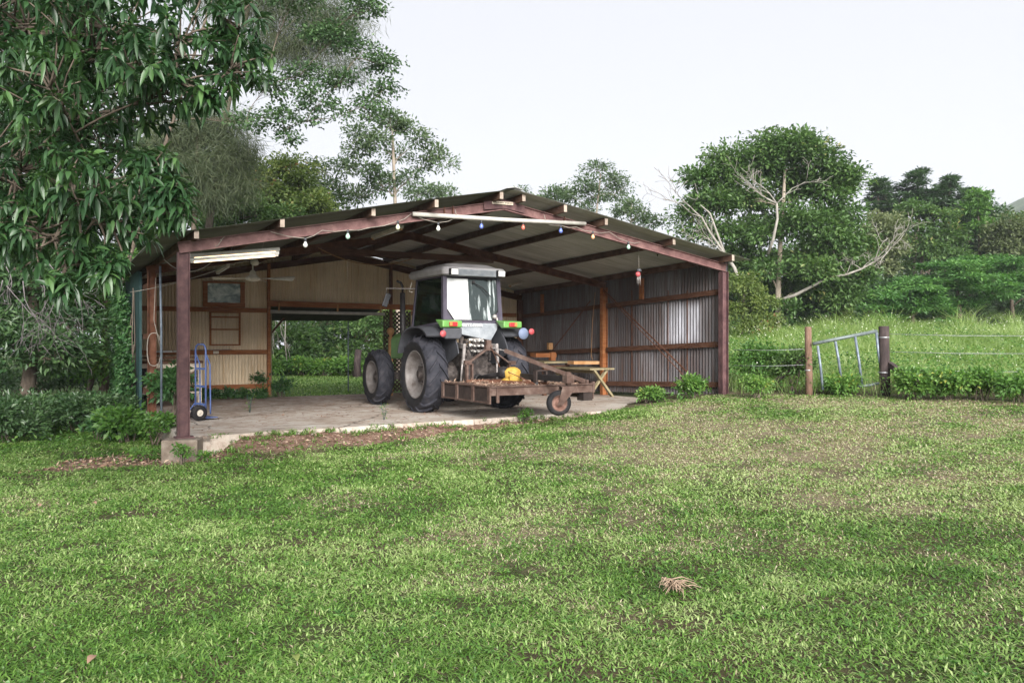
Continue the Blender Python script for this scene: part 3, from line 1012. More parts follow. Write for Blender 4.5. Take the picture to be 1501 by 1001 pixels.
# ================================================================== things hanging from and standing in the shed
def make_fittings():
    f = -BX
    # white pipe under the front rafters
    a = onlat(601, 314.5, 0) + f * .10; b = onlat(853, 328.5, 0) + f * .10
    m = MB(); m.tube([a, a * .5 + b * .5 - Vector((0, 0, .012)), b], .038, 12)
    r = m.build('plastic_pipe', 'pvc', None)
    tag(r, 'long white plastic pipe slung level under the front gable beam', 'pipe')
    for px, py in ((663, 318), (793, 325)):
        p = onlat(px, py, 0) + f * .10
        t = MB(); t.tube([p - Vector((0, 0, .04)), p + f * .04 + Vector((0, 0, .02)), p + Vector((0, 0, .12))], .006, 6)
        t.build('pipe_hanger', 'cable', r)
    # festoon string of bulbs
    bulbs = [(445, 350, 'white'), (507, 338, 'green'), (580, 325, 'pale'), (639, 327, 'white'), (702, 324, 'blue'), (763, 326, 'red'),
             (818, 331, 'blue'), (865, 340, 'orange'), (917, 355, 'green')]
    hang = [(395, 340), (470, 338), (540, 334), (600, 314), (668, 319), (733, 322), (790, 326), (842, 333), (890, 340), (935, 355)]
    pts = []
    for i, (bx, by, c) in enumerate(bulbs):
        pts += [onlat(*hang[i], 0) + f * .06, onlat((hang[i][0] + bx) / 2, (hang[i][1] + by) / 2 + 2, 0) + f * .07, onlat(bx, by, 0) + f * .08,
                onlat((hang[i + 1][0] + bx) / 2, (hang[i + 1][1] + by) / 2 + 2, 0) + f * .07]
    pts.append(onlat(*hang[-1], 0) + f * .06)
    m = MB(); m.tube(pts, .006, 6)
    st = m.build('string_light', 'cable', None)
    tag(st, 'string of nine coloured bulbs looped along the front gable beam', 'string light')
    for bx, by, c in bulbs:
        p = onlat(bx, by, 0) + f * .08
        sk = MB(); sk.lathe([(.0, .012), (.016, .01), (.021, -.01), (.02, -.05), (.0, -.052)], p, (0, 0, 1), 10)
        so = sk.build('socket', 'tdark', st)
        sk = MB(); sk.lathe([(.014, -.045), (.018, -.058), (.034, -.09), (.037, -.107), (.030, -.128), (.014, -.143), (0, -.146)], p, (0, 0, 1), 14)
        sk.build('bulb', 'bulb_' + c, so)
    # hanging ornament near the right wall
    p = onlat(936, 366, .03)
    q = onlat(936, 397, .03)
    m = MB(); m.tube([p, q], .004, 5)
    w = m.build('hanging_ornament', 'cable', None)
    tag(w, 'small red hanging ornament with a dark cap on a long thread', 'ornament')
    m = MB(); m.lathe([(.0, .05), (.035, .045), (.06, .01), (.05, -.01), (0, -.02)], q, (0, 0, 1), 12); m.build('cap', 'tdark', w)
    m = MB(); m.lathe([(.0, -.01), (.045, -.03), (.052, -.07), (.03, -.11), (0, -.12)], q + Vector((-.02, 0, 0)), (0, 0, 1), 12); m.build('bell', 'pink_refl', w)
    m = MB()
    for k in range(4): m.tube([q + Vector((-.03 + .02 * k, 0, -.08)), q + Vector((-.035 + .022 * k, .01, -.25 - .03 * (k % 2)))], .006, 5)
    m.build('chime_rod', 'link_steel', w)
    p = onlat(963, 368, .12)
    m = MB(); m.tube([p + Vector((-.03, 0, .18)), p + Vector((0, 0, .04)), p + Vector((.04, 0, .19))], .005, 5)
    m.tube([p + Vector((0, 0, .05)), p + Vector((-.01, 0, -.02)), p + Vector((.005, 0, -.11)), p + Vector((.02, 0, -.02))], .014, 6)
    o = m.build('pulley_hook', 'black', None); tag(o, 'small black pulley hook hanging under the roof right of the red ornament', 'hook')

    # twin fluorescent battens at the front left
    def batten(name, a, b, w, h, label, grp='fluorescent battens under the shed roof', ends='white_dusty', nt=1, mat='white_paint', tube='lamp_lens'):
        r = empty(name, (a + b) / 2, 0, label, 'light fitting', grp)
        m = MB(); m.bar(a, b, w, h); m.build('housing', mat, r, .006)
        d = (b - a).normalized()
        m = MB()
        m.tube([a + d * .05 - Vector((0, 0, h / 2 + .018)), b - d * .05 - Vector((0, 0, h / 2 + .018))], .014, 8)
        m.build('tube', tube, r)
        for q in (a + d * .035, b - d * .035):
            m = MB(); m.box(q - Vector((0, 0, h / 2 + .012)), (.05, .05, .035), math.atan2(d.y, d.x)); m.build('end_cap', ends, r)
        return r
    a, b = onlat(278, 374.5, .05), onlat(409, 364.5, .05)
    batten('fluorescent_light', a, b, .07, .055, 'upper white batten of the pair hung behind the left front post', tube='fill_glow_tube')
    a2, b2 = onlat(277.5, 380.5, .035), onlat(408, 370.5, .035)
    batten('fluorescent_light', a2, b2, .07, .04, 'lower white batten of the pair hung behind the left front post', tube='fill_glow_tube')
    for k, wl_ in ((.12, 'thin wire at the left end of the pair of white battens'), (.45, 'thin wire at the middle of the pair of white battens'), (.8, 'thin wire near the right end of the pair of white battens')):
        m = MB(); p = a + (b - a) * k
        m.tube([p + Vector((0, 0, .03)), p + Vector((.02, 0, .12)), Vector((p.x, p.y, zbeam(max(0.02, st_of(p.x, p.y)[0][0]), .05) - .05))], .004, 5)
        o = m.build('hanging_wire', 'cable', None); tag(o, wl_, 'wire', 'wires holding the white battens')
    p = onroof(546, 347, .12); q = onroof(588, 332, .12)
    batten('fluorescent_light', p, q, .09, .06, 'dusty batten fixed along a purlin behind the third and fourth bulbs', ends='orange_timber', mat='white_dusty')
    p = S(.83, .86, 1.30); p = onlat(746, 417.5, .82); q = onlat(780, 409, .86)
    batten('fluorescent_light', p, q, .08, .05, 'dusty batten beside the right edge of the tractor cab roof', ends='orange_timber', mat='white_dusty')
    p = onlat(318, 398, .55); q = onlat(334, 388, .5)
    batten('fluorescent_light', q, p, .08, .06, 'short dusty batten in the dark above the wall window', mat='white_dusty', ends='white_dusty')
    # ceiling fan
    c = P(370, 408, 15.6)
    sx = st_of(c.x, c.y); zr = zbeam(float(sx[0][0]), float(sx[1][0]))
    r = empty('ceiling_fan', c, .3, 'dusty cream ceiling fan with three thin blades', 'ceiling fan')
    m = MB(); m.lathe([(.0, .16), (.03, .16), (.055, .13), (.07, .06), (.12, .03), (.135, .0), (.13, -.03), (.06, -.055), (0, -.06)], c, (0, 0, 1), 20); m.build('motor', 'white_dusty', r)
    m = MB(); m.tube([c + Vector((0, 0, .14)), c + Vector((0, 0, .27))], .014, 8)
    m.tube([c + Vector((0, 0, .36)), (c.x, c.y, zr - .02)], .010, 6); m.build('rod', 'white_dusty', r)
    m = MB(); m.lathe([(.02, .25), (.07, .27), (.085, .32), (.05, .37), (0, .38)], c, (.12, 0, 1), 16); m.build('canopy', 'white_dusty', r)
    m = MB(); m.tube([c + Vector((.045 * math.cos(k), .0, .47 + .045 * math.sin(k))) for k in np.linspace(-1.2, 4.6, 12)], .009, 6); m.build('hook', 'white_dusty', r)
    for k, an in enumerate((3.1, .08, 1.6)):
        d = Vector((math.cos(an), math.sin(an), 0)); sd = Vector((-d.y, d.x, 0)); tl = Vector((0, 0, .018 if k != 1 else .05))
        pp = [c + d * .12 - sd * .04, c + d * .12 + sd * .04, c + d * .76 + sd * .065 + tl, c + d * .80 + tl * .5, c + d * .76 - sd * .065 - tl]
        m = MB(); m.prism(pp, (0, 0, .009)); m.build('blade', 'white_dusty', r)
    # loose cables
    def cable(pts, rad, mat, label, nm='hanging_cable'):
        m = MB(); m.tube(pts, rad, 6); o = m.build(nm, mat, None); tag(o, label, 'cable', 'loose cables in the shed'); return o
    def sag(a, b, d, n=12):
        return [a + (b - a) * (i / n) - Vector((0, 0, d * 4 * (i / n) * (1 - i / n))) for i in range(n + 1)]
    cable(sag(onlat(466, 363, .45), onlat(615, 374, .5), .28), .011, 'cable_orange', 'tan cable sagging in a long curve from the cross beam')
    cable(sag(P(190, 428, 15), onlat(345, 385, .25), .06) + [onlat(407, 372, .2)], .006, 'cable', 'thin cable strung from the green wall up past the fan')
    cable(sag(onlat(240, 380, .2), onlat(318, 376, .1), .22), .006, 'cable', 'thin cable drooping behind the left front post')
    cable(sag(onlat(322, 351, 0) + f * .05, onlat(331, 362, .03), .02) , .006, 'cable', 'short white lead over the beam above the twin battens')
    cable([onlat(300, 366, .03), onlat(318, 360, .0) + f * .06, onlat(325, 349, 0) + f * .07, onlat(330, 346, .0)], .006, 'cable', 'looped lead rising from the battens over the beam')
    p = S(0, .47, 0)
    ring = []
    for i in range(40):
        a_ = i / 39 * 2 * math.pi * 2.3
        ring.append(Vector((p.x + .10 + .13 * math.cos(a_), p.y - .13, .0 - .15 + .34 * math.sin(a_) + .03 * math.sin(a_ * 3))))
    cable([p + Vector((.12, -.1, 1.2)), p + Vector((.10, -.13, .4))] + ring, .008, 'cable', 'coiled pale cable hooked on the rusty middle post of the left wall')
    cable([onside(872, 428, .995), onside(868, 470, .995), onside(866, 520, .995), onside(868, 527, .995)], .008, 'cable_orange', 'thin rope hanging beside the right wall timber post')
    # vertical conduit beside the rusty post
    m = MB(); q = P(236, 600, 14.8)
    m.tube([(q.x, q.y, -1.5), (q.x, q.y, .2), (q.x - .02, q.y, 1.37)], .022, 8); o = m.build('conduit_pipe', 'galv', None)
    tag(o, 'thin grey conduit pipe standing between the two left posts', 'pipe')

    # work bench in the left corner
    r = empty('work_bench', (-7.75, 18.2, -1.44), math.radians(30), 'cluttered timber work bench with a white frame in the left rear corner', 'work bench')
    def lb(m, c, sz): m.box(c, sz)
    m = MB(); m.box((0, 0, .98), (1.5, .62, .05)); m.box((.0, -.1, 1.08), (1.3, .3, .04)); m.build('top', 'girt_dark', r, world=False)
    for x, y in ((-.68, -.25), (.68, -.25), (-.68, .25), (.68, .25)):
        m = MB(); m.box((x, y, .48), (.07, .07, .96)); m.build('leg', 'sign', r, world=False)
    m = MB(); m.bar((-.65, -.26, .35), (.65, -.26, .85), .03, .06); m.box((0, -.25, .9), (1.3, .04, .09)); m.box((0, -.2, .3), (1.3, .3, .03)); m.build('brace', 'sign', r, world=False)
    o = MB(); o.box((-8.15, 18.0, -1.0), (.42, .4, .9), .3); o = o.build('oil_drum', 'black', None, .05)
    tag(o, 'dark bin standing beside the cluttered work bench', 'bin')
    o = MB(); q = Vector((-7.6, 18.15, -.85)); o.box(q, (.32, .26, .16), .7); o.box(q + Vector((.0, 0, .12)), (.16, .14, .08), .5)
    o = o.build('tool_box', 'pvc', None, .02); tag(o, 'pale tool box on the lower shelf of the work bench', 'box')
    m = MB(); m.bar(onlat(226, 515, .93), onlat(252, 514.5, .93), .12, .045); m.bar(onlat(254, 514.5, .93), onlat(258, 514.5, .93), .1, .045)
    o = m.build('shelf_batten', 'white_paint', None); tag(o, 'white strip lying on the rail above the work bench', 'strip')

    # newel post with ball
    p = onlat(572, 520, .86); zf = zfloor(.6, .86)
    m = MB(); m.box((p.x, p.y, (zf + .12) / 2), (.10, .10, .12 - zf), .5)
    r = m.build('newel_post', 'orange_timber', None); tag(r, 'pale orange timber post with a round ball top behind the front wheel', 'post')
    m = MB(); c = Vector((p.x, p.y, .27)); m.lathe([(.03, -.16), (.035, -.11), (.07, -.08), (.10, -.02), (.095, .04), (.06, .085), (0, .1)], c, (0, 0, 1), 16); m.build('ball', 'orange_timber', r)
    # hand truck
    make_hand_truck()
    make_tables()


def make_hand_truck():
    b = P(292, 608, 14.75); zf = -1.413
    r = empty('hand_truck', (b.x, b.y, zf), math.radians(-42), 'blue two wheeled hand truck with pneumatic tyres on the slab', 'hand truck')
    H = 1.36
    w = .19
    m = MB()
    loop = [(-w, .02, .10), (-w, .02, H - .10), (-w + .03, .02, H - .03), (-w + .09, .02, H), (w - .09, .02, H), (w - .03, .02, H - .03), (w, .02, H - .10), (w, .02, .10)]
    m.tube(loop, .016, 8)
    m.build('frame', 'blue', r, world=False)
    m = MB()
    m.tube([(-w, .02, H - .16), (-w, .05, H - .24), (-w, .10, H - .36), (-w, .11, .22), (-w, .11, .10)], .014, 8)
    m.tube([(w, .02, H - .16), (w, .05, H - .24), (w, .10, H - .36), (w, .11, .22), (w, .11, .10)], .014, 8)
    m.build('handle', 'blue', r, world=False)
    m = MB()
    for z in (.28, .60, .92): m.bar((-w, .02, z), (w, .02, z), .012, .035)
    m.bar((-w, .11, .92), (-w, .02, .92), .012, .03); m.bar((-w, .11, .60), (-w, .02, .60), .012, .03)
    m.tube([(-w, .02, .30), (-.19, -.13, .13)], .012, 6); m.tube([(w, .02, .30), (.19, -.13, .13)], .012, 6)
    m.build('cross_bar', 'blue', r, world=False)
    m = MB(); m.box((0, .14, .035), (.36, .24, .012)); m.box((0, .02, .08), (.36, .012, .10)); m.build('toe_plate', 'blue', r, world=False)
    m = MB(); m.tube([(-.26, -.13, .142), (.26, -.13, .142)], .012, 8); m.build('axle', 'link_steel', r, world=False)
    for x in (-.235, .235):
        m = MB(); m.lathe([(.06, -.045), (.105, -.055), (.135, -.04), (.142, 0), (.135, .04), (.105, .055), (.06, .045)], (x, -.13, .142), (1, 0, 0), 24)
        wo = m.build('wheel', 'rubber', r, world=False)
        m = MB(); m.lathe([(0, -.046), (.02, -.05), (.025, -.03), (.045, -.03), (.062, -.042), (.062, .042), (.045, .03), (.025, .03), (.02, .05), (0, .046)], (x, -.13, .142), (1, 0, 0), 20)
        m.build('rim', 'white_dusty', wo, world=False)


def make_tables():
    # trestle table with X legs, long axis parallel to the right wall
    def side(px, py, off): return onside(px, py, 1) - AX * off
    c = onside(911, 546, 1)
    loc = Vector((1.83, 20.75, zfloor(.93, .45)))
    r = empty('trestle_table', loc, math.radians(30), 'weathered timber table with crossed legs beside the right iron wall', 'table')
    m = MB()
    for k in range(5): m.box((-.30 + .15 * k, .25, .70), (.142, 2.1, .045))
    m.build('top', 'olive_timber', r, .006, world=False)
    for y in (-.68, 1.15):
        m = MB(); m.bar((-.36, y, .0), (.22, y, .68), .05, .09, (0, 1, 0)); m.build('leg', 'olive_timber', r, world=False)
        m = MB(); m.bar((.36, y - .055, .0), (-.22, y - .055, .68), .05, .09, (0, 1, 0)); m.build('leg', 'olive_timber', r, world=False)
    m = MB(); m.box((0, .3, .62), (.06, 1.7, .08)); m.build('stretcher', 'olive_timber', r, world=False)
    # long bench behind
    loc2 = Vector((.55, 22.3, zfloor(.95, .7)))
    r = empty('long_bench', loc2, math.radians(30), 'long timber bench piled with boards behind the crossed leg table', 'bench')
    m = MB(); m.box((0, 0, .86), (.85, 2.6, .05)); m.build('top', 'olive_timber', r, world=False)
    for x, y in ((-.36, -1.2), (.36, -1.2), (-.36, 1.2), (.36, 1.2)):
        m = MB(); m.box((x, y, .415), (.09, .09, .83)); m.build('leg', 'girt_dark', r, world=False)
    m = MB(); m.box((0, -1.2, .72), (.8, .04, .12)); m.box((0, 0, .25), (.6, 2.2, .03)); m.build('rail', 'girt_dark', r, world=False)
    q = onlat(856, 531, .52)
    m = MB(); m.bar(onlat(836, 531, .53), onlat(877, 531, .53), .3, .085); o = m.build('timber_board', 'orange_timber', None, .006)
    tag(o, 'pale raw timber board lying on the front end of the long bench', 'board')
    a, b = onlat(781, 520, .68), onlat(811, 520, .68)
    m = MB(); m.bar(a, b, .3, .11); o = m.build('timber_crate', 'girt', None, .006)
    tag(o, 'orange brown timber rail stacked at the back of the long bench', 'timber')
    m = MB(); p = onlat(809, 522, .665); m.box(p, (.14, .14, .24), .5); o = m.build('timber_block', 'girt', None, .006)
    tag(o, 'upright orange timber block against the stacked rail on the bench', 'timber')
# ================================================================== tractor and rotary slasher
TC = Vector((-.964, 16.575, -1.402))
TH = math.radians(30.5)


def wheel(parent, name, c, R_, w, rr, nl, mirror, label=None, rimmat='rim', lug=.046):
    """agricultural tyre with chevron lugs, axis along local x, outer face towards -x*mirror"""
    c = Vector(c)
    h = w / 2
    m = MB()
    prof = [(rr, -h * .72), (rr + .03, -h * .86), (rr + (R_ - rr) * .45, -h * 1.0), (R_ - .10, -h * .97), (R_ - .035, -h * .80), (R_ - .012, -h * .45), (R_ - .004, 0)]
    prof = prof + [(r, -x) for r, x in reversed(prof[:-1])]
    m.lathe(prof[:4], c, (1, 0, 0), 72); m.lathe(prof[-4:], c, (1, 0, 0), 72)
    side = m; m = MB(); m.lathe(prof[3:-3], c, (1, 0, 0), 72)
    def pt(x, a, dr):
        # radius of the carcass at lateral x
        ax = abs(x) / h
        r = np.interp(ax, [0, .45, .80, .97], [R_ - .004, R_ - .012, R_ - .035, R_ - .10]) + dr
        return c + Vector((x, r * math.sin(a), r * math.cos(a)))
    for k in range(nl):
        for sd in (-1, 1):
            a0 = 2 * math.pi * (k + (.5 if sd > 0 else 0)) / nl
            us = [.02, .30, .60, .84, .985]
            dirn = -1
            q = []
            for i, u in enumerate(us):
                x = sd * u * h
                a = a0 + dirn * u * .40 * (.75 / R_) * (1.0 if i < 4 else .97)
                hw = (.026 + .012 * (u)) / R_
                q.append((x, a, hw))
            for i in range(len(q) - 1):
                (x0, a_, h0), (x1, b_, h1) = q[i], q[i + 1]
                l0 = lug if i else lug * .8
                l1 = lug if i < 3 else lug * .55
                m.hexa([pt(x0, a_ - h0, -.02), pt(x0, a_ + h0, -.02), pt(x1, b_ + h1, -.02), pt(x1, b_ - h1, -.02),
                        pt(x0, a_ - h0 * .7, l0), pt(x0, a_ + h0 * .7, l0), pt(x1, b_ + h1 * .7, l1), pt(x1, b_ - h1 * .7, l1)])
    t = side.build(name, 'rubber', parent, world=False)
    m.build('tread', 'tread', t, world=False)
    if label: t['label'] = label
    # rim dish
    o = -mirror
    m = MB()
    m.lathe([(rr + .025, o * h * .84), (rr + .01, o * h * .88), (rr - .012, o * h * .80), (rr - .03, o * h * .45), (rr - .065, o * h * .36), (rr - .09, o * h * .05), (rr * .52, -o * h * .02),
             (rr * .40, o * h * .10), (rr * .36, o * h * .12)], c, (1, 0, 0), 48)
    ro = m.build('rim', rimmat, t, world=False)
    m = MB()
    m.lathe([(rr * .36, o * h * .11), (rr * .34, o * h * .30), (rr * .22, o * h * .36), (rr * .20, o * h * .5), (0, o * h * .54)], c, (1, 0, 0), 28)
    for k in range(8):
        an = k / 8 * 2 * math.pi
        p = c + Vector((0, math.sin(an) * rr * .44, math.cos(an) * rr * .44))
        m.lathe([(.018, o * h * .0), (.018, o * h * .2), (0, o * h * .21)], p, (1, 0, 0), 6)
    m.build('hub', 'grease', t, world=False)
    return t


def make_tractor():
    T = empty('farm_tractor', TC, TH, 'dusty green and grey tractor with an enclosed cab parked inside the shed', 'tractor')
    B = lambda m, nm, mt, p=T, bev=0: m.build(nm, mt, p, bev, world=False)
    for x in (-.915, .915): wheel(T, 'rear_wheel', (x, 0, .755), .745, .46, .45, 17, -1 if x > 0 else 1)
    for x in (-.90, .90): wheel(T, 'front_wheel', (x, 2.5, .61), .60, .37, .34, 16, -1 if x > 0 else 1, lug=.036)
    # chassis, gearbox
    m = MB()
    m.box((0, .55, .88), (.46, 2.2, .46)); m.box((0, .1, 1.12), (.62, .9, .42)); m.box((0, 1.9, .80), (.36, 1.3, .3))
    m.lathe([(.16, -.72), (.16, .72)], (0, 0, .755), (1, 0, 0), 20)
    m.lathe([(.22, -.62), (.25, -.5), (.25, -.3)], (0, 0, .755), (1, 0, 0), 20); m.lathe([(.25, .3), (.25, .5), (.22, .62)], (0, 0, .755), (1, 0, 0), 20)
    m.box((0, 2.5, .62), (1.4, .16, .16)); m.box((0, -.32, .95), (.42, .2, .6)); m.box((0, -.42, .62), (.2, .12, .16))
    B(m, 'transmission', 'grease')
    # rear castings, lots of small lumps
    m = MB(); rr = random.Random(5)
    for k in range(46):
        x, z = rr.uniform(-.30, .30), rr.uniform(.55, 1.42)
        s_ = rr.uniform(.05, .13)
        if rr.random() < .5: m.box((x, -.40 - rr.random() * .1, z), (s_, s_, s_ * rr.uniform(.6, 1.5)))
        else: m.lathe([(0, -.05), (s_ * .45, -.04), (s_ * .45, .05), (0, .06)], (x, -.42 - rr.random() * .08, z), (rr.choice([0, 1]), -1, .2), 10)
    B(m, 'rear_castings', 'grease')
    # hydraulic couplers
    m = MB()
    for x in (-.09, .0, .09):
        for z in (1.22, 1.33, 1.43):
            m.lathe([(.018, 0), (.03, .01), (.03, .09), (.02, .1), (.02, .14), (0, .14)], (x + .02, -.46, z), (0, -1, -.15), 12)
    m.box((.02, -.44, 1.33), (.34, .06, .06)); m.box((.02, -.43, 1.44), (.32, .06, .05)); m.box((.02, -.43, 1.22), (.30, .06, .04))
    B(m, 'hydraulic_coupler', 'bright_steel')
    m = MB()
    for k in range(7):
        x0 = -.25 + .085 * k
        m.tube([(x0, -.45, 1.42), (x0 + rr.uniform(-.05, .05), -.55, 1.28), (x0 + rr.uniform(-.1, .1), -.52, 1.05), (x0 * .5, -.4, .9)], .012, 6)
    B(m, 'hydraulic_hose', 'black')
    # linkage
    for sx in (-1, 1):
        m = MB()
        m.bar((sx * .30, -.12, 1.35), (sx * .36, -.68, 1.30), .05, .09); B(m, 'lift_arm', 'link_steel')
        m = MB()
        m.tube([(sx * .36, -.68, 1.34), (sx * .38, -.66, 1.05)], .028, 8); m.tube([(sx * .38, -.66, 1.08), (sx * .41, -.62, .55)], .020, 8)
        m.bar((sx * .36, -.70, 1.36), (sx * .385, -.69, .98), .05, .018, (0, 1, 0)); B(m, 'lift_rod', 'link_steel')
        m = MB()
        m.bar((sx * .30, -.1, .56), (sx * .45, -.98, .60), .025, .08); B(m, 'lower_link', 'link_steel')
        m = MB(); m.tube([(sx * .26, -.36, 1.5), (sx * .27, -.42, .62)], .05, 10); m.tube([(sx * .27, -.42, .95), (sx * .27, -.44, .5)], .03, 8); B(m, 'lift_cylinder', 'grease')
    m = MB(); m.tube([(0, -.45, 1.12), (.0, -.98, 1.25)], .026, 8); m.tube([(0, -.6, 1.16), (0, -.85, 1.22)], .036, 8); B(m, 'top_link', 'link_steel')
    # fenders
    for sx in (-1, 1):
        def arc(x0, x1, r0, th, mt, nm, a0, a1, par=T, lift=0.0):
            m = MB(); n = 16
            for i in range(n):
                q = []
                for rad in (r0, r0 + th):
                    for (x, a) in ((x0, i), (x1, i), (x1, i + 1), (x0, i + 1)):
                        an = math.radians(a0 + (a1 - a0) * a / n)
                        # a flattened superellipse arch
                        cy, cz = math.cos(an), math.sin(an)
                        k = (abs(cy) ** 2.6 + abs(cz) ** 2.6) ** (-1 / 2.6)
                        q.append(Vector((x, cy * k * rad * .92, .755 + cz * k * (rad + lift))))
                m.hexa(q)
            return B(m, nm, mt, par)
        fo = arc(sx * .56, sx * .80, .93, .03, 'tdark', 'fender', 20, 118)
        arc(sx * .56, sx * .82, .93, .032, 'tdark', 'fender_tail', 118, 133, fo)
        arc(sx * .80, sx * 1.13, .915, .03, 'tdark', 'mudguard', 25, 132, fo)
        m = MB()   # inner side panel
        pts = []
        for i in range(17):
            an = math.radians(15 + 140 * i / 16); cy, cz = math.cos(an), math.sin(an); k = (abs(cy) ** 2.6 + abs(cz) ** 2.6) ** (-1 / 2.6)
            pts.append(Vector((sx * .56, cy * k * .94 * .92, .755 + cz * k * .94)))
        pts += [Vector((sx * .56, -.3, .95)), Vector((sx * .56, .4, .95))]
        m.prism(pts, (-sx * .02, 0, 0)); B(m, 'inner_panel', 'tdark', fo)
        # rear light housing
        m = MB()
        m.prism([(sx * .46, -.70, 1.655), (sx * .46, -.80, 1.675), (sx * .46, -.80, 1.80), (sx * .46, -.45, 1.83)], (sx * .42, 0, 0)); B(m, 'light_housing', 'tgreen', fo, .02)
        m = MB(); m.box((sx * .66, -.815, 1.735), (.17, .04, .085)); B(m, 'tail_light', 'red_lens', fo, .012)
        m = MB(); m.box((sx * .66 + sx * .055, -.838, 1.737), (.055, .012, .07)); B(m, 'indicator', 'orange_lens', fo, .006)
        m = MB()
        if sx < 0:
            m.prism([(-.86, -.79, 1.66), (-.46, -.79, 1.66), (-.46, -.79, 1.50), (-.51, -.79, 1.45), (-.81, -.79, 1.45), (-.86, -.79, 1.51)], (0, .08, 0))
            B(m, 'mud_flap', 'tdark', fo, .02)
        m = MB(); m.lathe([(0, .0), (.062, 0), (.062, .02), (0, .028)], (sx * (.89 if sx < 0 else 1.08), -.83, 1.55 if sx < 0 else 1.60), (0, -1, 0), 20); B(m, 'reflector', 'pink_refl', fo)
        if sx > 0:
            m = MB(); m.lathe([(0, .0), (.115, 0), (.115, .012), (0, .014)], (.90, -.82, 1.56), (0, -1, 0), 28); B(m, 'speed_disc', 'blue_disc', fo)
            m = MB(); m.box((.90, -.78, 1.58), (.04, .08, .16)); B(m, 'disc_bracket', 'black', fo)
    # cab lower rear panel + lettering
    m = MB()
    m.prism([(-.56, -.38, 1.80), (.56, -.38, 1.80), (.50, -.46, 1.64), (.36, -.46, 1.42), (-.36, -.46, 1.55), (-.50, -.46, 1.64)], (0, .3, 0))
    B(m, 'rear_panel', 'tpanel', T, .012)
    cu = bpy.data.curves.new('lettering', 'FONT'); cu.body = 'DEUTZ-FAHR'; cu.size = .085; cu.align_x = 'CENTER'; cu.extrude = .004
    to = bpy.data.objects.new('lettering_source', cu); COL.objects.link(to)
    dg = bpy.context.evaluated_depsgraph_get(); me = bpy.data.meshes.new_from_object(to.evaluated_get(dg))
    bpy.data.objects.remove(to)
    lo = bpy.data.objects.new('lettering', me); COL.objects.link(lo); lo.parent = T
    me.materials.clear(); me.materials.append(M['letter_white'])
    lo.location = (-.10, -.478, 1.70); lo.rotation_euler = (math.radians(82), 0, 0)
    # floor / cab tub
    m = MB(); m.box((0, .62, 1.60), (1.06, 1.5, .3)); B(m, 'cab_floor', 'tdark')
    # pillars and frame of the cab
    zb, zt = 1.80, 2.70
    m = MB()
    RB = [(-.63, -.36), (.63, -.36)]; RT = [(-.60, -.28), (.60, -.28)]
    FB = [(-.60, 1.25), (.60, 1.25)]; FT = [(-.57, 1.05), (.57, 1.05)]
    for (b, t) in zip(RB, RT): m.bar((b[0], b[1], zb - .15), (t[0], t[1], zt), .085, .085, (0, 1, 0))
    for (b, t) in zip(FB, FT): m.bar((b[0], b[1], zb - .1), (t[0], t[1], zt), .06, .06, (0, 1, 0))
    for sx in (-1, 1):
        m.bar((sx * .60, -.28, zt), (sx * .57, 1.05, zt), .06, .06)
        m.bar((sx * .63, -.3, zb - .02), (sx * .61, 1.2, zb - .12), .05, .05)
    m.bar((-.6, -.29, zt - .01), (.6, -.29, zt - .01), .05, .05); m.bar((-.6, -.37, zb - .01), (.6, -.37, zb - .01), .05, .05)
    # chamfered lower corners of the rear window
    for sx in (-1, 1):
        m.prism([(sx * .60, -.385, zb), (sx * .43, -.385, zb), (sx * .60, -.363, zb + .24)], (0, .03, 0))
    B(m, 'cab_frame', 'tcab')
    m = MB()
    gl = [(-.43, -.375, zb + .02), (.43, -.375, zb + .02), (.59, -.353, zb + .25), (.565, -.295, zt - .04), (-.565, -.295, zt - .04), (-.59, -.353, zb + .25)]
    m.prism(gl, (0, .008, 0)); wo = B(m, 'rear_window', 'glass_dusty')
    m = MB()   # black seal
    for i in range(6): m.tube([Vector(gl[i]) + Vector((0, -.006, 0)), Vector(gl[(i + 1) % 6]) + Vector((0, -.006, 0))], .010, 6)
    B(m, 'window_seal', 'black', wo)
    m = MB(); m.tube([(.02, -.325, zt - .12), (.22, -.36, zt - .22), (.40, -.385, zt - .40)], .009, 6); m.box((.02, -.33, zt - .11), (.05, .05, .05)); B(m, 'wiper', 'black', wo)
    m = MB(); m.prism([(-.425, -.389, zb + .035), (-.09, -.389, zb + .035), (-.09, -.309, zt - .05), (-.553, -.309, zt - .05), (-.575, -.366, zb + .255)], (0, .004, 0)); B(m, 'sky_reflection', 'reflection_white')  # added white panel standing in for the sky reflected in the glass
    m = MB()
    for sx in (-1, 1):
        m.prism([(sx * .625, -.30, zb), (sx * .61, 1.18, zb - .08), (sx * .58, 1.02, zt - .03), (sx * .605, -.24, zt - .03)], (sx * .006, 0, 0))
    B(m, 'side_window', 'glass')
    m = MB(); m.prism([(-.58, 1.24, zb - .08), (.58, 1.24, zb - .08), (.55, 1.06, zt - .03), (-.55, 1.06, zt - .03)], (0, .006, 0)); B(m, 'windscreen', 'glass')
    # interior
    m = MB(); m.box((0, .22, 1.95), (.5, .5, .16)); m.box((0, .0, 2.22), (.46, .14, .52)); B(m, 'driver_seat', 'black', T, .04)
    m = MB(); m.lathe([(.19, -.015), (.205, 0), (.19, .015), (.175, 0), (.19, -.015)], (0, .85, 2.15), (0, -.5, 1), 24); m.tube([(0, 1.0, 1.75), (0, .85, 2.15)], .03, 8); m.bar((-.18, .85, 2.15), (.18, .85, 2.15), .03, .02)
    B(m, 'steering_wheel', 'black')
    m = MB(); m.box((.47, .4, 1.95), (.12, .8, .4)); m.box((0, 1.1, 1.85), (.6, .2, .3)); B(m, 'console', 'black', T, .02)
    # roof
    m = MB()
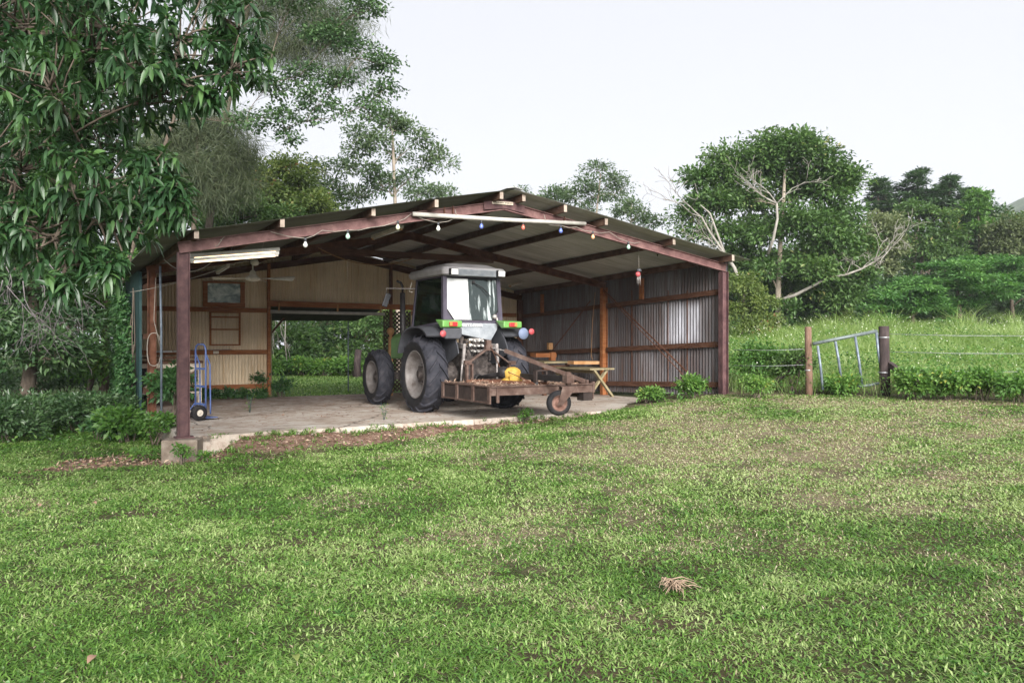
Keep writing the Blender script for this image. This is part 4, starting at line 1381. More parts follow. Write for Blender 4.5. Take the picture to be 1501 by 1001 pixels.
    def ring(z, x, y0, y1, r=.10):
        out = []
        for (cx, cy, a0) in ((x - r, y0 + r, -90), (x - r, y1 - r, 0), (-x + r, y1 - r, 90), (-x + r, y0 + r, 180)):
            for k in range(5):
                an = math.radians(a0 + 90 * k / 4); out.append(Vector((cx + r * math.cos(an), cy + r * math.sin(an), z)))
        return out
    rings = [ring(2.70, .63, -.40, 1.18), ring(2.72, .70, -.48, 1.26), ring(2.80, .72, -.50, 1.28), ring(2.865, .69, -.46, 1.22), ring(2.90, .56, -.33, 1.02), ring(2.955, .48, -.20, .90), ring(2.97, .40, -.12, .80)]
    n = len(rings[0]); vs = [p for r_ in rings for p in r_]
    fs = [(i * n + k, i * n + (k + 1) % n, (i + 1) * n + (k + 1) % n, (i + 1) * n + k) for i in range(len(rings) - 1) for k in range(n)]
    fs += [tuple(range(n - 1, -1, -1)), tuple(range((len(rings) - 1) * n, len(rings) * n))]
    m.add(vs, fs, False); ro = B(m, 'cab_roof', 'troof', T, .006)
    m = MB()
    for k in range(5): m.box((0, -.515, 2.715 + k * .024), (.86, .03, .016))
    m.box((0, -.50, 2.76), (.9, .02, .13)); B(m, 'rear_grille', 'tpanel', ro)
    for x in (-.52, .53):
        m = MB(); m.box((x, -.545, 2.76), (.17, .09, .135)); lo = B(m, 'work_light', 'black', ro, .01)
        m = MB(); m.box((x, -.595, 2.76), (.145, .012, .11)); B(m, 'lens', 'lamp_lens', lo, .004)
    m = MB(); m.lathe([(0, .0), (.05, 0), (.05, .03), (.02, .06), (0, .06)], (.47, -.40, 1.90), (0, -1, 0), 16); m.tube([(.55, -.40, 1.7), (.5, -.45, 1.88)], .02, 8); B(m, 'door_catch', 'link_steel')
    # hood
    m = MB()
    sec = lambda y, z: [Vector((-.36, y, 1.0)), Vector((.36, y, 1.0)), Vector((.36, y, z - .12)), Vector((.24, y, z)), Vector((-.24, y, z)), Vector((-.36, y, z - .12))]
    a, b = sec(1.3, 1.78), sec(3.1, 1.58)
    m.add(a + b, [(0, 1, 7, 6), (1, 2, 8, 7), (2, 3, 9, 8), (3, 4, 10, 9), (4, 5, 11, 10), (5, 0, 6, 11), (5, 4, 3, 2, 1, 0), (6, 7, 8, 9, 10, 11)])
    B(m, 'hood', 'tgreen', T, .03)
    m = MB(); m.box((0, 3.14, 1.25), (.5, .05, .5)); B(m, 'front_grille', 'black')
    # exhaust / air stack, mirror
    m = MB(); m.tube([(-.72, 1.5, 1.50), (-.72, 1.5, 1.66), (-.72, 1.52, 1.75), (-.72, 1.52, 2.45)], [.05, .06, .062, .055], 12); m.tube([(-.72, 1.52, 2.42), (-.72, 1.52, 2.58), (-.76, 1.52, 2.66), (-.86, 1.5, 2.70)], .028, 8); m.tube([(-.4, 1.5, 1.5), (-.72, 1.5, 1.52)], .05, 10)
    B(m, 'exhaust_stack', 'black')
    m = MB(); m.tube([(-.62, 1.22, 2.45), (-.66, 1.3, 2.47), (-.62, 1.26, 2.66)], .012, 6); B(m, 'grab_handle', 'white_dusty')
    m = MB(); m.tube([(-.58, 1.1, 2.52), (-.9, 1.45, 2.53), (-1.12, 1.45, 2.53), (-1.12, 1.45, 2.45)], .011, 6); mo = B(m, 'mirror_arm', 'link_steel')
    m = MB(); m.box((-1.12, 1.45, 2.28), (.12, .04, .30), R=Matrix.Rotation(.35, 3, 'Y')); B(m, 'mirror', 'tdark', mo, .015)
    return T


def make_slasher():
    R = empty('rotary_slasher', TC + Matrix.Rotation(TH, 3, 'Z') @ Vector((.12, -1.85, 0)), TH, 'rusty rotary slasher raised on the back of the tractor', 'slasher')
    ox, oy = .12, -1.85
    B = lambda m, nm, mt, p=R, bev=0: m.build(nm, mt, p, bev, world=False)
    q = lambda l, f, z: Vector((l - ox, f - oy, z))
    l0, l1, f0, f1, zt, zb = -.949, 1.19, -2.79, -.92, .625, .37
    m = MB()
    m.prism([q(l0, f0, zt), q(l1, f0, zt), q(l1, f1, zt), q(l0, f1, zt)], (0, 0, -.012))
    m.box(q((l0 + l1) / 2, f0 + .012, zt - .07), (l1 - l0, .02, .14)); m.box(q((l0 + l1) / 2, f1, zt - .10), (l1 - l0, .02, .2))
    m.box(q(l1, (f0 + f1) / 2, zt - .13), (.02, f1 - f0, .26))
    m.box(q((l0 + l1) / 2, f0 - .004, zt + .012), (l1 - l0, .05, .02)); m.box(q(l0 + .01, (f0 + f1) / 2, zt + .012), (.05, f1 - f0, .02))
    B(m, 'deck', 'slasher')
    m = MB(); m.box(q(l0 + .01, (f0 + f1) / 2, zt - .135), (.012, f1 - f0 - .02, .22)); m.box(q(l1 - .12, f0 + .1, zt - .22), (.2, .2, .14)); B(m, 'skirt_panel', 'slasher_dark')
    for c_, s_ in [(q(l0 - .006, f, zt - .14), (.03, .085, .28)) for f in (f0 + .03, f0 + .62, f0 + 1.24, f1 - .05)] + [
            (q(l0 + .14, f0 - .005, zt - .13), (.05, .03, .26)), (q(l1 + .005, f0 + .02, zt - .05), (.05, .06, .2))]:
        m = MB(); m.box(c_, s_); B(m, 'skirt_rib', 'slasher')
    m = MB(); m.box(q(l0 - .004, (f0 + f1) / 2, zb - .005), (.03, f1 - f0, .025)); B(m, 'skirt_rail', 'slasher')
    # A frame
    m = MB(); ap = q(0, -1.0, 1.28)
    m.bar(q(-.47, -1.0, .98), ap, .03, .075, (0, 1, 0)); m.bar(q(.46, -1.0, .98), ap, .03, .075, (0, 1, 0))
    m.box(q(-.47, -1.0, .80), (.04, .08, .38)); m.box(q(-.36, -1.0, .80), (.03, .08, .36)); m.box(q(.46, -1.0, .80), (.04, .08, .38)); m.box(q(.52, -1.0, .98), (.16, .08, .08)); m.box(q(-.45, -1.0, 1.0), (.14, .08, .08))
    m.box(ap, (.14, .09, .11)); m.box(q(0, -1.0, 1.36), (.10, .06, .14)); B(m, 'headstock', 'slasher')
    m = MB(); m.bar(ap + Vector((.2, -.28, -.05)), q(1.13, -2.68, .66), .02, .075); m.bar(q(1.11, -2.4, .66), q(1.13, -2.7, .65), .05, .1); B(m, 'stay_bar', 'slasher')
    m = MB()
    a, b = ap + Vector((.03, -.05, .0)), ap + Vector((.2, -.28, -.05))
    for k in range(8):
        c = a + (b - a) * (k + .5) / 8
        d = (b - a).normalized() * .024; u = Vector((0, 0, .012)) if k % 2 else Vector((.010, .008, 0))
        m.tube([c - d, c + u, c + d, c - u, c - d], .006, 5)
    B(m, 'chain', 'link_steel')
    m = MB(); m.tube([q(.02, -1.06, 1.3), q(-.02, -1.5, .9), q(-.04, -2.75, .66)], .008, 6); B(m, 'cord', 'rust')
    # gearbox, shaft
    m = MB(); g = q(.12, -1.75, .80)
    m.lathe([(0, -.17), (.10, -.17), (.115, -.13), (.135, -.05), (.13, .03), (.10, .09), (.06, .13), (0, .14)], g, (.9, -.35, .12), 24)
    m.box(g + Vector((-.02, 0, -.10)), (.26, .26, .12)); m.lathe([(.17, -.2), (.16, -.11), (.09, -.06)], g + Vector((-.06, .03, 0)), (0, 0, 1), 20); B(m, 'gearbox', 'yellow')
    m = MB(); m.lathe([(0, -.09), (.11, -.08), (.125, 0), (.10, .08), (0, .1)], g + Vector((-.15, .12, .02)), (-.7, .7, 0), 20); m.tube([g + Vector((-.16, .14, 0)), q(0, -.42, .66)], .045, 10); m.lathe([(.05, 0), (.085, .02), (.09, .14), (.06, .2)], q(0, -.62, .68), (0, 1, 0), 14); B(m, 'drive_shaft', 'black')
    m = MB(); m.lathe([(0, 0), (.075, 0), (.075, .1), (0, .11)], g, (.9, -.35, .12), 16); m.build('gear_cap', 'yellow', R, world=False)
    # tail arm
    m = MB(); m.bar(q(.16, -2.0, .765), q(.12, -3.50, .775), .10, .10); m.bar(q(.36, -2.15, .70), q(.02, -2.72, .66), .05, .05); B(m, 'tail_arm', 'black')
    m = MB()
    for l in (.03, .24):
        m.box(q(l, -2.66, .72), (.03, .09, .36))
    m.box(q(.135, -2.66, .89), (.24, .09, .02)); B(m, 'arm_bracket', 'slasher_dark')
    m = MB(); m.box(q(.2, -2.3, .68), (.03, .08, .2)); B(m, 'arm_bracket', 'slasher_dark')
    # cross bars lying over the deck
    m = MB(); m.bar(q(-.25, -1.5, .66), q(.25, -2.72, .66), .06, .05); m.bar(q(-.5, -1.05, .65), q(.8, -1.05, .65), .06, .05); B(m, 'deck_brace', 'rust')
    # castor
    pv = q(.12, -3.55, .775)
    m = MB(); m.lathe([(0, .12), (.03, .12), (.05, .10), (.05, -.10), (0, -.10)], pv, (0, 0, 1), 16); m.box(pv, (.15, .13, .13)); B(m, 'castor_head', 'slasher')
    Rm = Matrix.Rotation(-TH, 3, 'Z')
    # castor frame expressed in world axes turned back into the local frame: trails to the left of the pivot
    tr = Rm @ Vector((-.16, .02, 0)); axd = Rm @ Vector((.22, -1, 0)); axd.normalize()
    wc = pv + tr + Vector((0, 0, -.40))
    m = MB()
    top = pv + Vector((0, 0, -.115))
    m.prism([top + axd * .10 + tr * -.7, top - axd * .10 + tr * -.7, top - axd * .10 + tr * .9, top + axd * .10 + tr * .9], (0, 0, -.014))
    for sg in (-1, 1):
        o_ = axd * (.085 * sg)
        u = tr.normalized()
        m.prism([top + o_ - u * .12, top + o_ + u * .12, wc + o_ + u * .04 + Vector((0, 0, -.03)), wc + o_ - u * .04 + Vector((0, 0, -.03))], axd * .014 * sg)
    B(m, 'castor_fork', 'slasher')
    m = MB()
    R_, h = .212, .062
    m.lathe([(R_ * .60, -h * .9), (R_ * .72, -h), (R_ * .88, -h * .95), (R_ * .97, -h * .6), (R_, 0), (R_ * .97, h * .6), (R_ * .88, h * .95), (R_ * .72, h), (R_ * .60, h * .9)], wc, axd, 40)
    w = B(m, 'castor_wheel', 'rubber')
    m = MB(); m.lathe([(R_ * .64, -h * .95), (R_ * .56, -h * .8), (R_ * .5, -h * .2), (R_ * .28, -h * .15), (R_ * .25, -h * 1.1), (0, -h * 1.15)], wc, axd, 28)
    m.lathe([(R_ * .64, h * .95), (R_ * .56, h * .8), (R_ * .5, h * .2), (R_ * .28, h * .15), (R_ * .25, h * 1.1), (0, h * 1.15)], wc, axd, 28); B(m, 'rim', 'rim_rust', w)
    # dry clippings on the deck
    L = Leaves(); n = 2600
    l = RNG.uniform(l0 + .05, l1 - .05, n); f = RNG.uniform(f0 + .04, f1 - .02, n)
    keep = vnoise(l, f, .22, 31) * .7 + vnoise(l, f, .07, 32) * .3 > .42
    l, f = l[keep], f[keep]
    p = np.stack([l - ox, f - oy, np.full(len(l), zt + .006) + RNG.random(len(l)) * .022], 1)
    d = rnd_dirs(len(l)); d[:, 2] *= .3
    nn = np.tile([[0, 0, 1.]], (len(l), 1)) + RNG.normal(scale=.3, size=(len(l), 3))
    L.diamond(p, d, nn, RNG.uniform(.03, .11, len(l)), RNG.uniform(.006, .03, len(l)), RNG.random(len(l)))
    o = fast_mesh('clippings', 'litter', np.concatenate(L.v), [np.concatenate(L.f)], np.concatenate(L.t))
    o.parent = R; o['kind'] = 'stuff'
    return R
# ================================================================== vegetation
def curve3(a, b, n=6, wob=.08, lift=.15):
    a, b = Vector(a), Vector(b)
    L = (b - a).length
    o = []
    w1 = Vector((random.uniform(-1, 1), random.uniform(-1, 1), random.uniform(-.5, .5))) * L * wob
    for i in range(n + 1):
        k = i / n
        o.append(a.lerp(b, k) + w1 * math.sin(math.pi * k) + Vector((0, 0, L * lift * math.sin(math.pi * k) * (1 - k))))
    return o


def clump_points(blobs, nclump):
    """blobs: list of (x,y,z,rx,ry,rz); clump centres spread over the outer part of each blob"""
    vol = np.array([b[3] * b[5] for b in blobs]); vol = vol / vol.sum()
    cs, dr, bi = [], [], []
    for k, b in enumerate(blobs):
        n = max(3, int(round(nclump * vol[k])))
        d = rnd_dirs(n)
        d[:, 2] = np.where(d[:, 2] < -.35, -d[:, 2] * .6, d[:, 2])
        r = RNG.uniform(.25, 1.0, n) ** .55
        c = np.array(b[:3]) + d * r[:, None] * np.array(b[3:6])
        cs.append(c); dr.append(unit(d * np.array(b[3:6]))); bi += [k] * n
    return np.concatenate(cs), np.concatenate(dr), np.array(bi)


def crown_leaves(L, blobs, nclump, per, ln, wd, cr, flat=.55, droop=.3, tint=(.5, .22), horiz=0.0):
    c, d, bi = clump_points(blobs, nclump)
    n = len(c) * per
    ct = np.clip(RNG.normal(tint[0], tint[1], len(c)), 0, 1)
    cs = RNG.uniform(.6, 1.35, len(c))
    idx = np.repeat(np.arange(len(c)), per)
    off = np.clip(RNG.normal(size=(n, 3)), -1.55, 1.55) * np.array([1, 1, flat]) * cr * cs[idx][:, None] * .62
    p = c[idx] + off
    out = unit(off + d[idx] * cr * .7 + 1e-6)
    dd = unit(out + RNG.normal(scale=.55, size=(n, 3)) + np.array([0, 0, -droop]))
    if horiz: dd[:, 2] *= (1 - horiz); dd = unit(dd)
    nn = unit(np.array([0, 0, 1.0]) + out * .5 + RNG.normal(scale=.45 * (1 - horiz * .6), size=(n, 3)))
    tt = np.clip(ct[idx] * .7 + RNG.random(n) * .42 - .06, 0, 1)
    L.diamond(p, dd, nn, ln * RNG.uniform(.65, 1.3, n), wd * RNG.uniform(.7, 1.25, n), tt)
    return c, bi


def tree(name, label, base, top, blobs, leafmat, barkmat='bark', r0=.2, nclump=120, per=70, ln=.2, wd=.09, cr=.5, flat=.55,
         droop=.3, group=None, cat='tree', twig=True, tint=(.5, .22), horiz=0.0, needles=False, limb_r=.35, mid=None):
    """one tree: tapered trunk with limbs + a crown of small leaves, both parts of an Empty at its foot"""
    base = Vector(base); top = Vector(top)
    R = empty(name, base, 0, label, cat, group)
    blobs = [tuple(b) if len(b) == 6 else (b[0], b[1], b[2], b[3], b[3], b[3] * .8) for b in blobs]
    L = Leaves()
    if needles:
        c, d, bi = clump_points(blobs, nclump)
        n = len(c) * per
        idx = np.repeat(np.arange(len(c)), per)
        off = RNG.normal(size=(n, 3)) * np.array([1, 1, .7]) * cr * .6
        p = c[idx] + off
        dd = unit(RNG.normal(scale=.7, size=(n, 3)) + np.array([0, 0, -.75]) + unit(off) * .6)
        nn = rnd_dirs(n)
        ct = np.clip(RNG.normal(.5, .25, len(c)), 0, 1)
        L.diamond(p, dd, nn, ln * RNG.uniform(.6, 1.3, n), wd * RNG.uniform(.7, 1.3, n), np.clip(ct[idx] * .7 + RNG.random(n) * .4, 0, .92), 0)
    else:
        c, bi = crown_leaves(L, blobs, nclump, per, ln, wd, cr, flat, droop, tint, horiz)
    m = MB()
    tr = [base - Vector((0, 0, .15))] + curve3(base, top, 8, .03, 0) if mid is None else [base - Vector((0, 0, .15)), base] + [Vector(q) for q in mid] + [top]
    nn_ = len(tr)
    m.tube(tr, [r0 * (1.35 if i == 0 else 1) * (1 - .62 * i / (nn_ - 1)) for i in range(nn_)], 10)
    nodes = [(tr[i], r0 * limb_r * (1.1 - .5 * i / nn_)) for i in range(2, nn_)]
    order = sorted(range(len(blobs)), key=lambda k: min((Vector(blobs[k][:3]) - p).length for p, _ in nodes))
    for k in order:
        b = blobs[k]
        ctr = Vector(b[:3])
        # grow from the nearest wood already there, preferring wood that lies lower
        a, rr = min(nodes, key=lambda q: (ctr - q[0]).length + .8 * max(0, q[0].z - ctr.z + .3 * (ctr - q[0]).length))
        rr = max(.012, rr * .92)
        pts = curve3(a, ctr, 7, .13, .12)
        rs_ = [rr * (1 - .55 * i / 7) for i in range(8)]
        m.tube(pts, rs_, 7)
        nodes += [(pts[i], rs_[i] * .85) for i in (3, 5, 7)]
        if twig:
            ids = np.where(bi == k)[0]
            for j in ids[:: max(1, len(ids) // 12)]:
                s_ = pts[random.randint(3, 7)]
                m.tube(curve3(s_, Vector(c[j]), 4, .10, .05), [rr * .28, rr * .22, rr * .18, rr * .13, rr * .07], 5)
    m.build('trunk', barkmat, R)
    L.build('crown', leafmat, R)
    return R


def pb(px, py, Y, rpx, rz=.8, ry=1.0):
    """blob from a photo direction, a distance and a radius given in photo pixels at that distance"""
    c = P(px, py, Y); r = rpx / F * Y
    return (c.x, c.y, c.z, r, r * ry, r * rz)


def shrub(name, label, x, y, h, r, leafmat, n=24, per=45, ln=.09, wd=.05, cr=.16, group=None, cat='shrub', tint=(.5, .25), droop=.2, flat=.7, z=None, stems=7):
    z0 = g1(x, y) if z is None else z
    R = empty(name, (x, y, z0), 0, label, cat, group)
    L = Leaves()
    blobs = [(x + random.uniform(-.35, .35) * r, y + random.uniform(-.35, .35) * r, z0 + h * random.uniform(.42, .66), r * random.uniform(.55, .8), r * random.uniform(.55, .8), h * random.uniform(.36, .48)) for _ in range(3)]
    c, bi = crown_leaves(L, blobs, n, per, ln, wd, cr, flat, droop, tint)
    m = MB()
    for k in range(stems):
        a = Vector((x + random.uniform(-.2, .2) * r, y + random.uniform(-.2, .2) * r, z0 - .05))
        j = random.randrange(len(c))
        m.tube(curve3(a, Vector(c[j]), 5, .1, .1), [.016 * h ** .5, .014 * h ** .5, .012 * h ** .5, .009, .007, .004], 5)
    m.build('stem', 'bark', R)
    L.build('foliage', leafmat, R)
    return R


def dead_branch(m, p, d, L, r, depth, spread=.55, segs=5, rng=random, up=.12, minr=.006):
    pts = [Vector(p)]
    d = Vector(d).normalized()
    for i in range(segs):
        d = (d + Vector((rng.gauss(0, .16), rng.gauss(0, .16), rng.gauss(0, .16) + up * .25))).normalized()
        pts.append(pts[-1] + d * L / segs)
    rs = [max(minr, r * (1 - .6 * i / segs)) for i in range(segs + 1)]
    m.tube(pts, rs, 6 if r > .02 else 4)
    if depth <= 0: return
    for i in range(2, segs + 1):
        for _ in range(1 if i < segs else 2):
            if rng.random() < .85:
                nd = (pts[i] - pts[i - 1]).normalized() + Vector((rng.gauss(0, spread), rng.gauss(0, spread), rng.gauss(0, spread) + up))
                dead_branch(m, pts[i], nd, L * rng.uniform(.42, .68), rs[i] * .68, depth - 1, spread, 4, rng, up, minr)


# ------------------------------------------------------------------ lawn
def boundary_y(x):
    """front edge of the weeds along the fence"""
    return np.interp(x, [3.6, 4.7, 6.2, 7.6, 8.6, 9.6, 11, 14], [17.6, 16.95, 16.6, 16.2, 15.5, 14.9, 14.3, 13.8])


def dry_amt(x, y):
    a = vnoise(x, y, 1.7, 41) * .5 + vnoise(x, y, .6, 42) * .4 + vnoise(x, y, .22, 43) * .25
    bias = np.interp(x, [-6, -2, 1, 4, 9], [-.2, -.12, .02, .15, .24])
    bias = bias + .2 * np.exp(-(((x - 1.8) / 3.2) ** 2 + ((y - 11.8) / 2.0) ** 2)) + .18 * np.exp(-(((x - 7.8) / 2.2) ** 2 + ((y - 13.2) / 1.8) ** 2)) \
        + .12 * np.exp(-(((x - 3.6) / 1.2) ** 2 + ((y - 7.5) / .5) ** 2)) - .10 * np.exp(-((y - 4.2) / 1.6) ** 2)
    return np.clip((a - .56 + bias) * 2.4, 0, 1)


def lawn():
    L, LD = Leaves(), Leaves()
    y0 = 3.3
    while y0 < 19:
        y1 = y0 + .5
        hw = .66 * y1 + 1.8
        dens = 10500 * (4 / y0) ** 1.25
        n = int(dens * .5 * 2 * hw)
        x = RNG.uniform(-hw, hw, n); y = RNG.uniform(y0, y1, n)
        keep = ~on_slab(x, y, .02) & (y < boundary_y(x) + .15)
        da = dirt_amt(x, y)
        keep &= RNG.random(n) > np.minimum(da * 1.25, .93)
        # thin, patchy turf
        th = vnoise(x, y, .35, 51) * .6 + vnoise(x, y, .11, 52) * .4
        keep &= RNG.random(n) < np.clip(.38 + 1.5 * (th - .26), .25, 1)
        x, y = x[keep], y[keep]; n = len(x)
        dry = dry_amt(x, y)
        z = gz(x, y) - .004
        p = np.stack([x, y, z], 1)
        sc = max(1.0, (y0 / 5.0) ** .75)
        az = RNG.uniform(0, 2 * np.pi, n); inc = np.abs(RNG.normal(.85, .36, n))
        d = np.stack([np.cos(az) * np.sin(inc), np.sin(az) * np.sin(inc), np.cos(inc)], 1)
        b = unit(np.stack([np.cos(az), np.sin(az), np.full(n, -.25)], 1))
        ln = RNG.uniform(.018, .042, n) * (1 + .5 * vnoise(x, y, .5, 53)) * (1 - .3 * dry) * sc ** .45
        wd = RNG.uniform(.0055, .011, n) * sc
        isdry = RNG.random(n) < dry * .72 + .02
        tv = np.clip(.5 + .7 * (vnoise(x, y, .9, 54) - .5) + .5 * (vnoise(x, y, .25, 55) - .5) + RNG.normal(0, .24, n) + .2 * dry + np.interp(x, [-5, 0, 5], [-.12, 0, .1]), 0, 1)
        g = ~isdry
        L.blade(p[g], d[g], b[g], ln[g], wd[g], tv[g])
        LD.blade(p[isdry], d[isdry], b[isdry], ln[isdry] * .9, wd[isdry] * .8, RNG.random(isdry.sum()))
        y0 = y1
    o = L.build('lawn_grass', 'grass'); tag(o, 'short mown green grass covering the yard', 'grass', kind='stuff')
    o = LD.build('dry_grass', 'grass_dry'); tag(o, 'straw coloured dead blades mixed through the lawn', 'grass', kind='stuff')
    # small broad leaved weeds in the turf
    L = Leaves(); rg = random.Random(77)
    for k in range(420):
        y = 3.5 + 11 * rg.random() ** 1.6; x = rg.uniform(-.64, .64) * y
        if bool(on_slab(np.array([x]), np.array([y]), .2)[0]) or y > float(boundary_y(x)): continue
        n = rg.randint(5, 16); a = RNG.uniform(0, 6.28, n); r = RNG.uniform(.0, .05, n)
        p = np.stack([x + r * np.cos(a), y + r * np.sin(a), gz(np.full(n, x), np.full(n, y)) + RNG.uniform(.012, .04, n)], 1)
        L.diamond(p, np.stack([np.cos(a), np.sin(a), RNG.uniform(-.1, .5, n)], 1), np.array([[0, 0, 1.]]) + RNG.normal(scale=.25, size=(n, 3)), RNG.uniform(.018, .042, n), RNG.uniform(.012, .026, n), np.clip(RNG.normal(.45, .25, n), 0, .9))
    o = L.build('lawn_weeds', 'leaf_shrub'); tag(o, 'small flat leaved weeds scattered through the mown lawn', 'weeds', kind='stuff')
    # rear lawn seen through the shed
    L = Leaves(); n = 60000
    x = RNG.uniform(-15, 2, n); y = RNG.uniform(20.5, 37, n)
    k = ~on_slab(x, y, .1) & (x > -.42 * y - 1) & (x < -.05 * y) ; x, y = x[k], y[k]; n = len(x)
    az = RNG.uniform(0, 6.28, n); inc = np.abs(RNG.normal(.4, .3, n))
    d = np.stack([np.cos(az) * np.sin(inc), np.sin(az) * np.sin(inc), np.cos(inc)], 1)
    L.blade(np.stack([x, y, gz(x, y)], 1), d, unit(np.stack([np.cos(az), np.sin(az), 0 * az], 1)), RNG.uniform(.06, .12, n), RNG.uniform(.02, .035, n), np.clip(RNG.normal(.5, .25, n), 0, 1))
    o = L.build('rear_lawn_grass', 'grass'); tag(o, 'sunny mown grass behind the shed seen through the rear opening', 'grass', kind='stuff')
    # litter on the bare earth
    L = Leaves(); n = 15000
    x = RNG.uniform(-8, 2.2, n); y = RNG.uniform(10.8, 15.6, n)
    da = dirt_amt(x, y); k = (RNG.random(n) < da * .8) & ~on_slab(x, y, 0); x, y = x[k], y[k]; n = len(x)
    d = rnd_dirs(n); d[:, 2] *= .35
    L.diamond(np.stack([x, y, gz(x, y) + RNG.random(n) * .02], 1), d, np.array([[0, 0, 1.]]) + RNG.normal(scale=.5, size=(n, 3)), RNG.uniform(.02, .10, n), RNG.uniform(.006, .045, n), RNG.random(n))
    n2 = 900
    s_, t_ = RNG.uniform(.02, .8, n2), RNG.beta(1.3, 2.2, n2) * .95
    kk = vnoise(s_ * 10, t_ * 9, 1.2, 77) > .5
    s_, t_ = s_[kk], t_[kk]; n2 = len(s_)
    xy = L0[None] + s_[:, None] * A0 + t_[:, None] * B0
    d = rnd_dirs(n2); d[:, 2] *= .15
    zz = np.array([zfloor(a, b) for a, b in zip(s_, t_)]) + .006
    L.diamond(np.column_stack([xy, zz]), d, np.array([[0, 0, 1.]]) + RNG.normal(scale=.25, size=(n2, 3)), RNG.uniform(.02, .09, n2), RNG.uniform(.008, .03, n2), RNG.random(n2) * .6)
    o = L.build('leaf_litter', 'litter'); tag(o, 'brown leaf scraps strewn on bare earth and slab', 'leaf litter', kind='stuff')


def field():
    L, W_, FL = Leaves(), Leaves(), Leaves()
    # tall grass
    n = 110000
    y = RNG.uniform(14, 44, n); x = RNG.uniform(2.5, 30, n)
    q = (x - 4.525) * .8666 + (y - 17.4) * .4991
    k = (q > .35) & (y > boundary_y(x) + .5 * RNG.random(n)) & (x < .70 * y + 1)
    gatepath = (x > 6.2) & (x < 7.6) & (y < 17)
    x, y = x[k], y[k]; n = len(x)
    z = gz(x, y)
    hgt = np.interp(y, [15, 18, 24, 40], [.45, .62, .78, .98]) * (.65 + .8 * vnoise(x, y, 2.2, 61)) * RNG.uniform(.6, 1.2, n)
    hgt = np.where((x > 10) & (vnoise(x, y, 1.6, 62) > .74) & (y > 26), hgt * 1.75, hgt)
    az = RNG.uniform(0, 6.28, n); inc = np.abs(RNG.normal(.18, .16, n))
    d = np.stack([np.cos(az) * np.sin(inc), np.sin(az) * np.sin(inc), np.cos(inc)], 1)
    b = unit(np.stack([np.cos(az), np.sin(az), np.full(n, -.3)], 1))
    tv = np.clip(.2 + .5 * vnoise(x, y, 3.0, 63) + RNG.normal(0, .2, n), 0, 1)
    L.blade(np.stack([x, y, z], 1), d, b, hgt, .011 * (y / 18) ** .7 * RNG.uniform(.7, 1.5, n), tv)
    o = L.build('field_grass', 'grass_tall'); tag(o, 'tall pale green grass filling the paddock behind the gate', 'grass', kind='stuff')
    # leafy weeds
    n = 90000
    y = 14 + 28 * RNG.random(n) ** 1.9; x = RNG.uniform(2.5, 28, n)
    q = (x - 4.525) * .8666 + (y - 17.4) * .4991
    k = (q > .25) & (y > boundary_y(x)) & (x < .70 * y + 1) & ((vnoise(x, y, 1.3, 64) > .42) | (y < boundary_y(x) + 2.2)); x, y = x[k], y[k]; n = len(x)
    hh = np.interp(y - boundary_y(x), [0, .4, 1.2, 4], [.30, .55, .68, .62]) * (.6 + .7 * vnoise(x, y, .8, 65))
    z = gz(x, y) + hh * RNG.random(n) ** .6
    d = rnd_dirs(n); d[:, 2] = d[:, 2] * .5 - .1
    W_.diamond(np.stack([x, y, z], 1), d, np.array([[0, 0, 1.]]) + RNG.normal(scale=.5, size=(n, 3)), RNG.uniform(.05, .11, n) * (y / 18) ** .5, RNG.uniform(.025, .055, n) * (y / 18) ** .5, np.clip(.15 + .5 * vnoise(x, y, 1.1, 66) + RNG.normal(0, .18, n), 0, .95))
    o = W_.build('field_weeds', 'leaf_shrub'); tag(o, 'leafy green weeds growing along the fence line and paddock', 'weeds', kind='stuff')
    # white flowers
    n = 1500
    y = 16.5 + 22 * RNG.random(n) ** 1.3; x = RNG.uniform(4, 26, n)
    q = (x - 4.525) * .8666 + (y - 17.4) * .4991
    k = (q > .4) & (y > boundary_y(x) + .7) & (x < .7 * y + 1) & (vnoise(x, y, 2.5, 67) > .38); x, y = x[k], y[k]; n = len(x)
    z = gz(x, y) + np.interp(y, [16, 24, 40], [.66, .84, 1.05]) * (.75 + .4 * vnoise(x, y, 2.2, 61)) * RNG.uniform(.8, 1.15, n)
    for j in range(3):
        a = RNG.uniform(0, 6.28, n)
        d = np.stack([np.cos(a), np.sin(a), RNG.normal(.1, .3, n)], 1)
        s_ = RNG.uniform(.018, .036, n) * (y / 18) ** .5
        FL.diamond(np.stack([x, y, z], 1) - d * .5 * s_[:, None], d, np.array([[0, -.5, 1.]]) + RNG.normal(scale=.4, size=(n, 3)), s_, s_ * .8, RNG.random(n), 0)
    o = FL.build('field_flowers', 'flower'); tag(o, 'tiny white flowers dotted through the paddock grass', 'flowers', kind='stuff')
    # ground weeds on the left and behind
    G = Leaves(); n = 15000
    x = RNG.uniform(-14, -5.2, n); y = RNG.uniform(11.5, 24, n)
    s_, t_ = st_of(x, y)
    edge = np.interp(x, [-14, -9, -7.5, -6.3, -5.2], [12.2, 13.2, 13.6, 13.5, 13.0])
    k = (s_ < -.01) & (y > edge + .8 * vnoise(x, y, .7, 68)) & (x > -.68 * y); x, y = x[k], y[k]; n = len(x)
    z = gz(x, y) + .26 * RNG.random(n) * vnoise(x, y, .6, 69)
    d = rnd_dirs(n); d[:, 2] = d[:, 2] * .5
    G.diamond(np.stack([x, y, z], 1), d, np.array([[0, 0, 1.]]) + RNG.normal(scale=.5, size=(n, 3)), RNG.uniform(.05, .12, n), RNG.uniform(.03, .06, n), np.clip(RNG.normal(.45, .25, n), 0, .9))
    o = G.build('undergrowth', 'leaf_shrub'); tag(o, 'low leafy ground cover along the foot of the left thicket', 'undergrowth', kind='stuff')


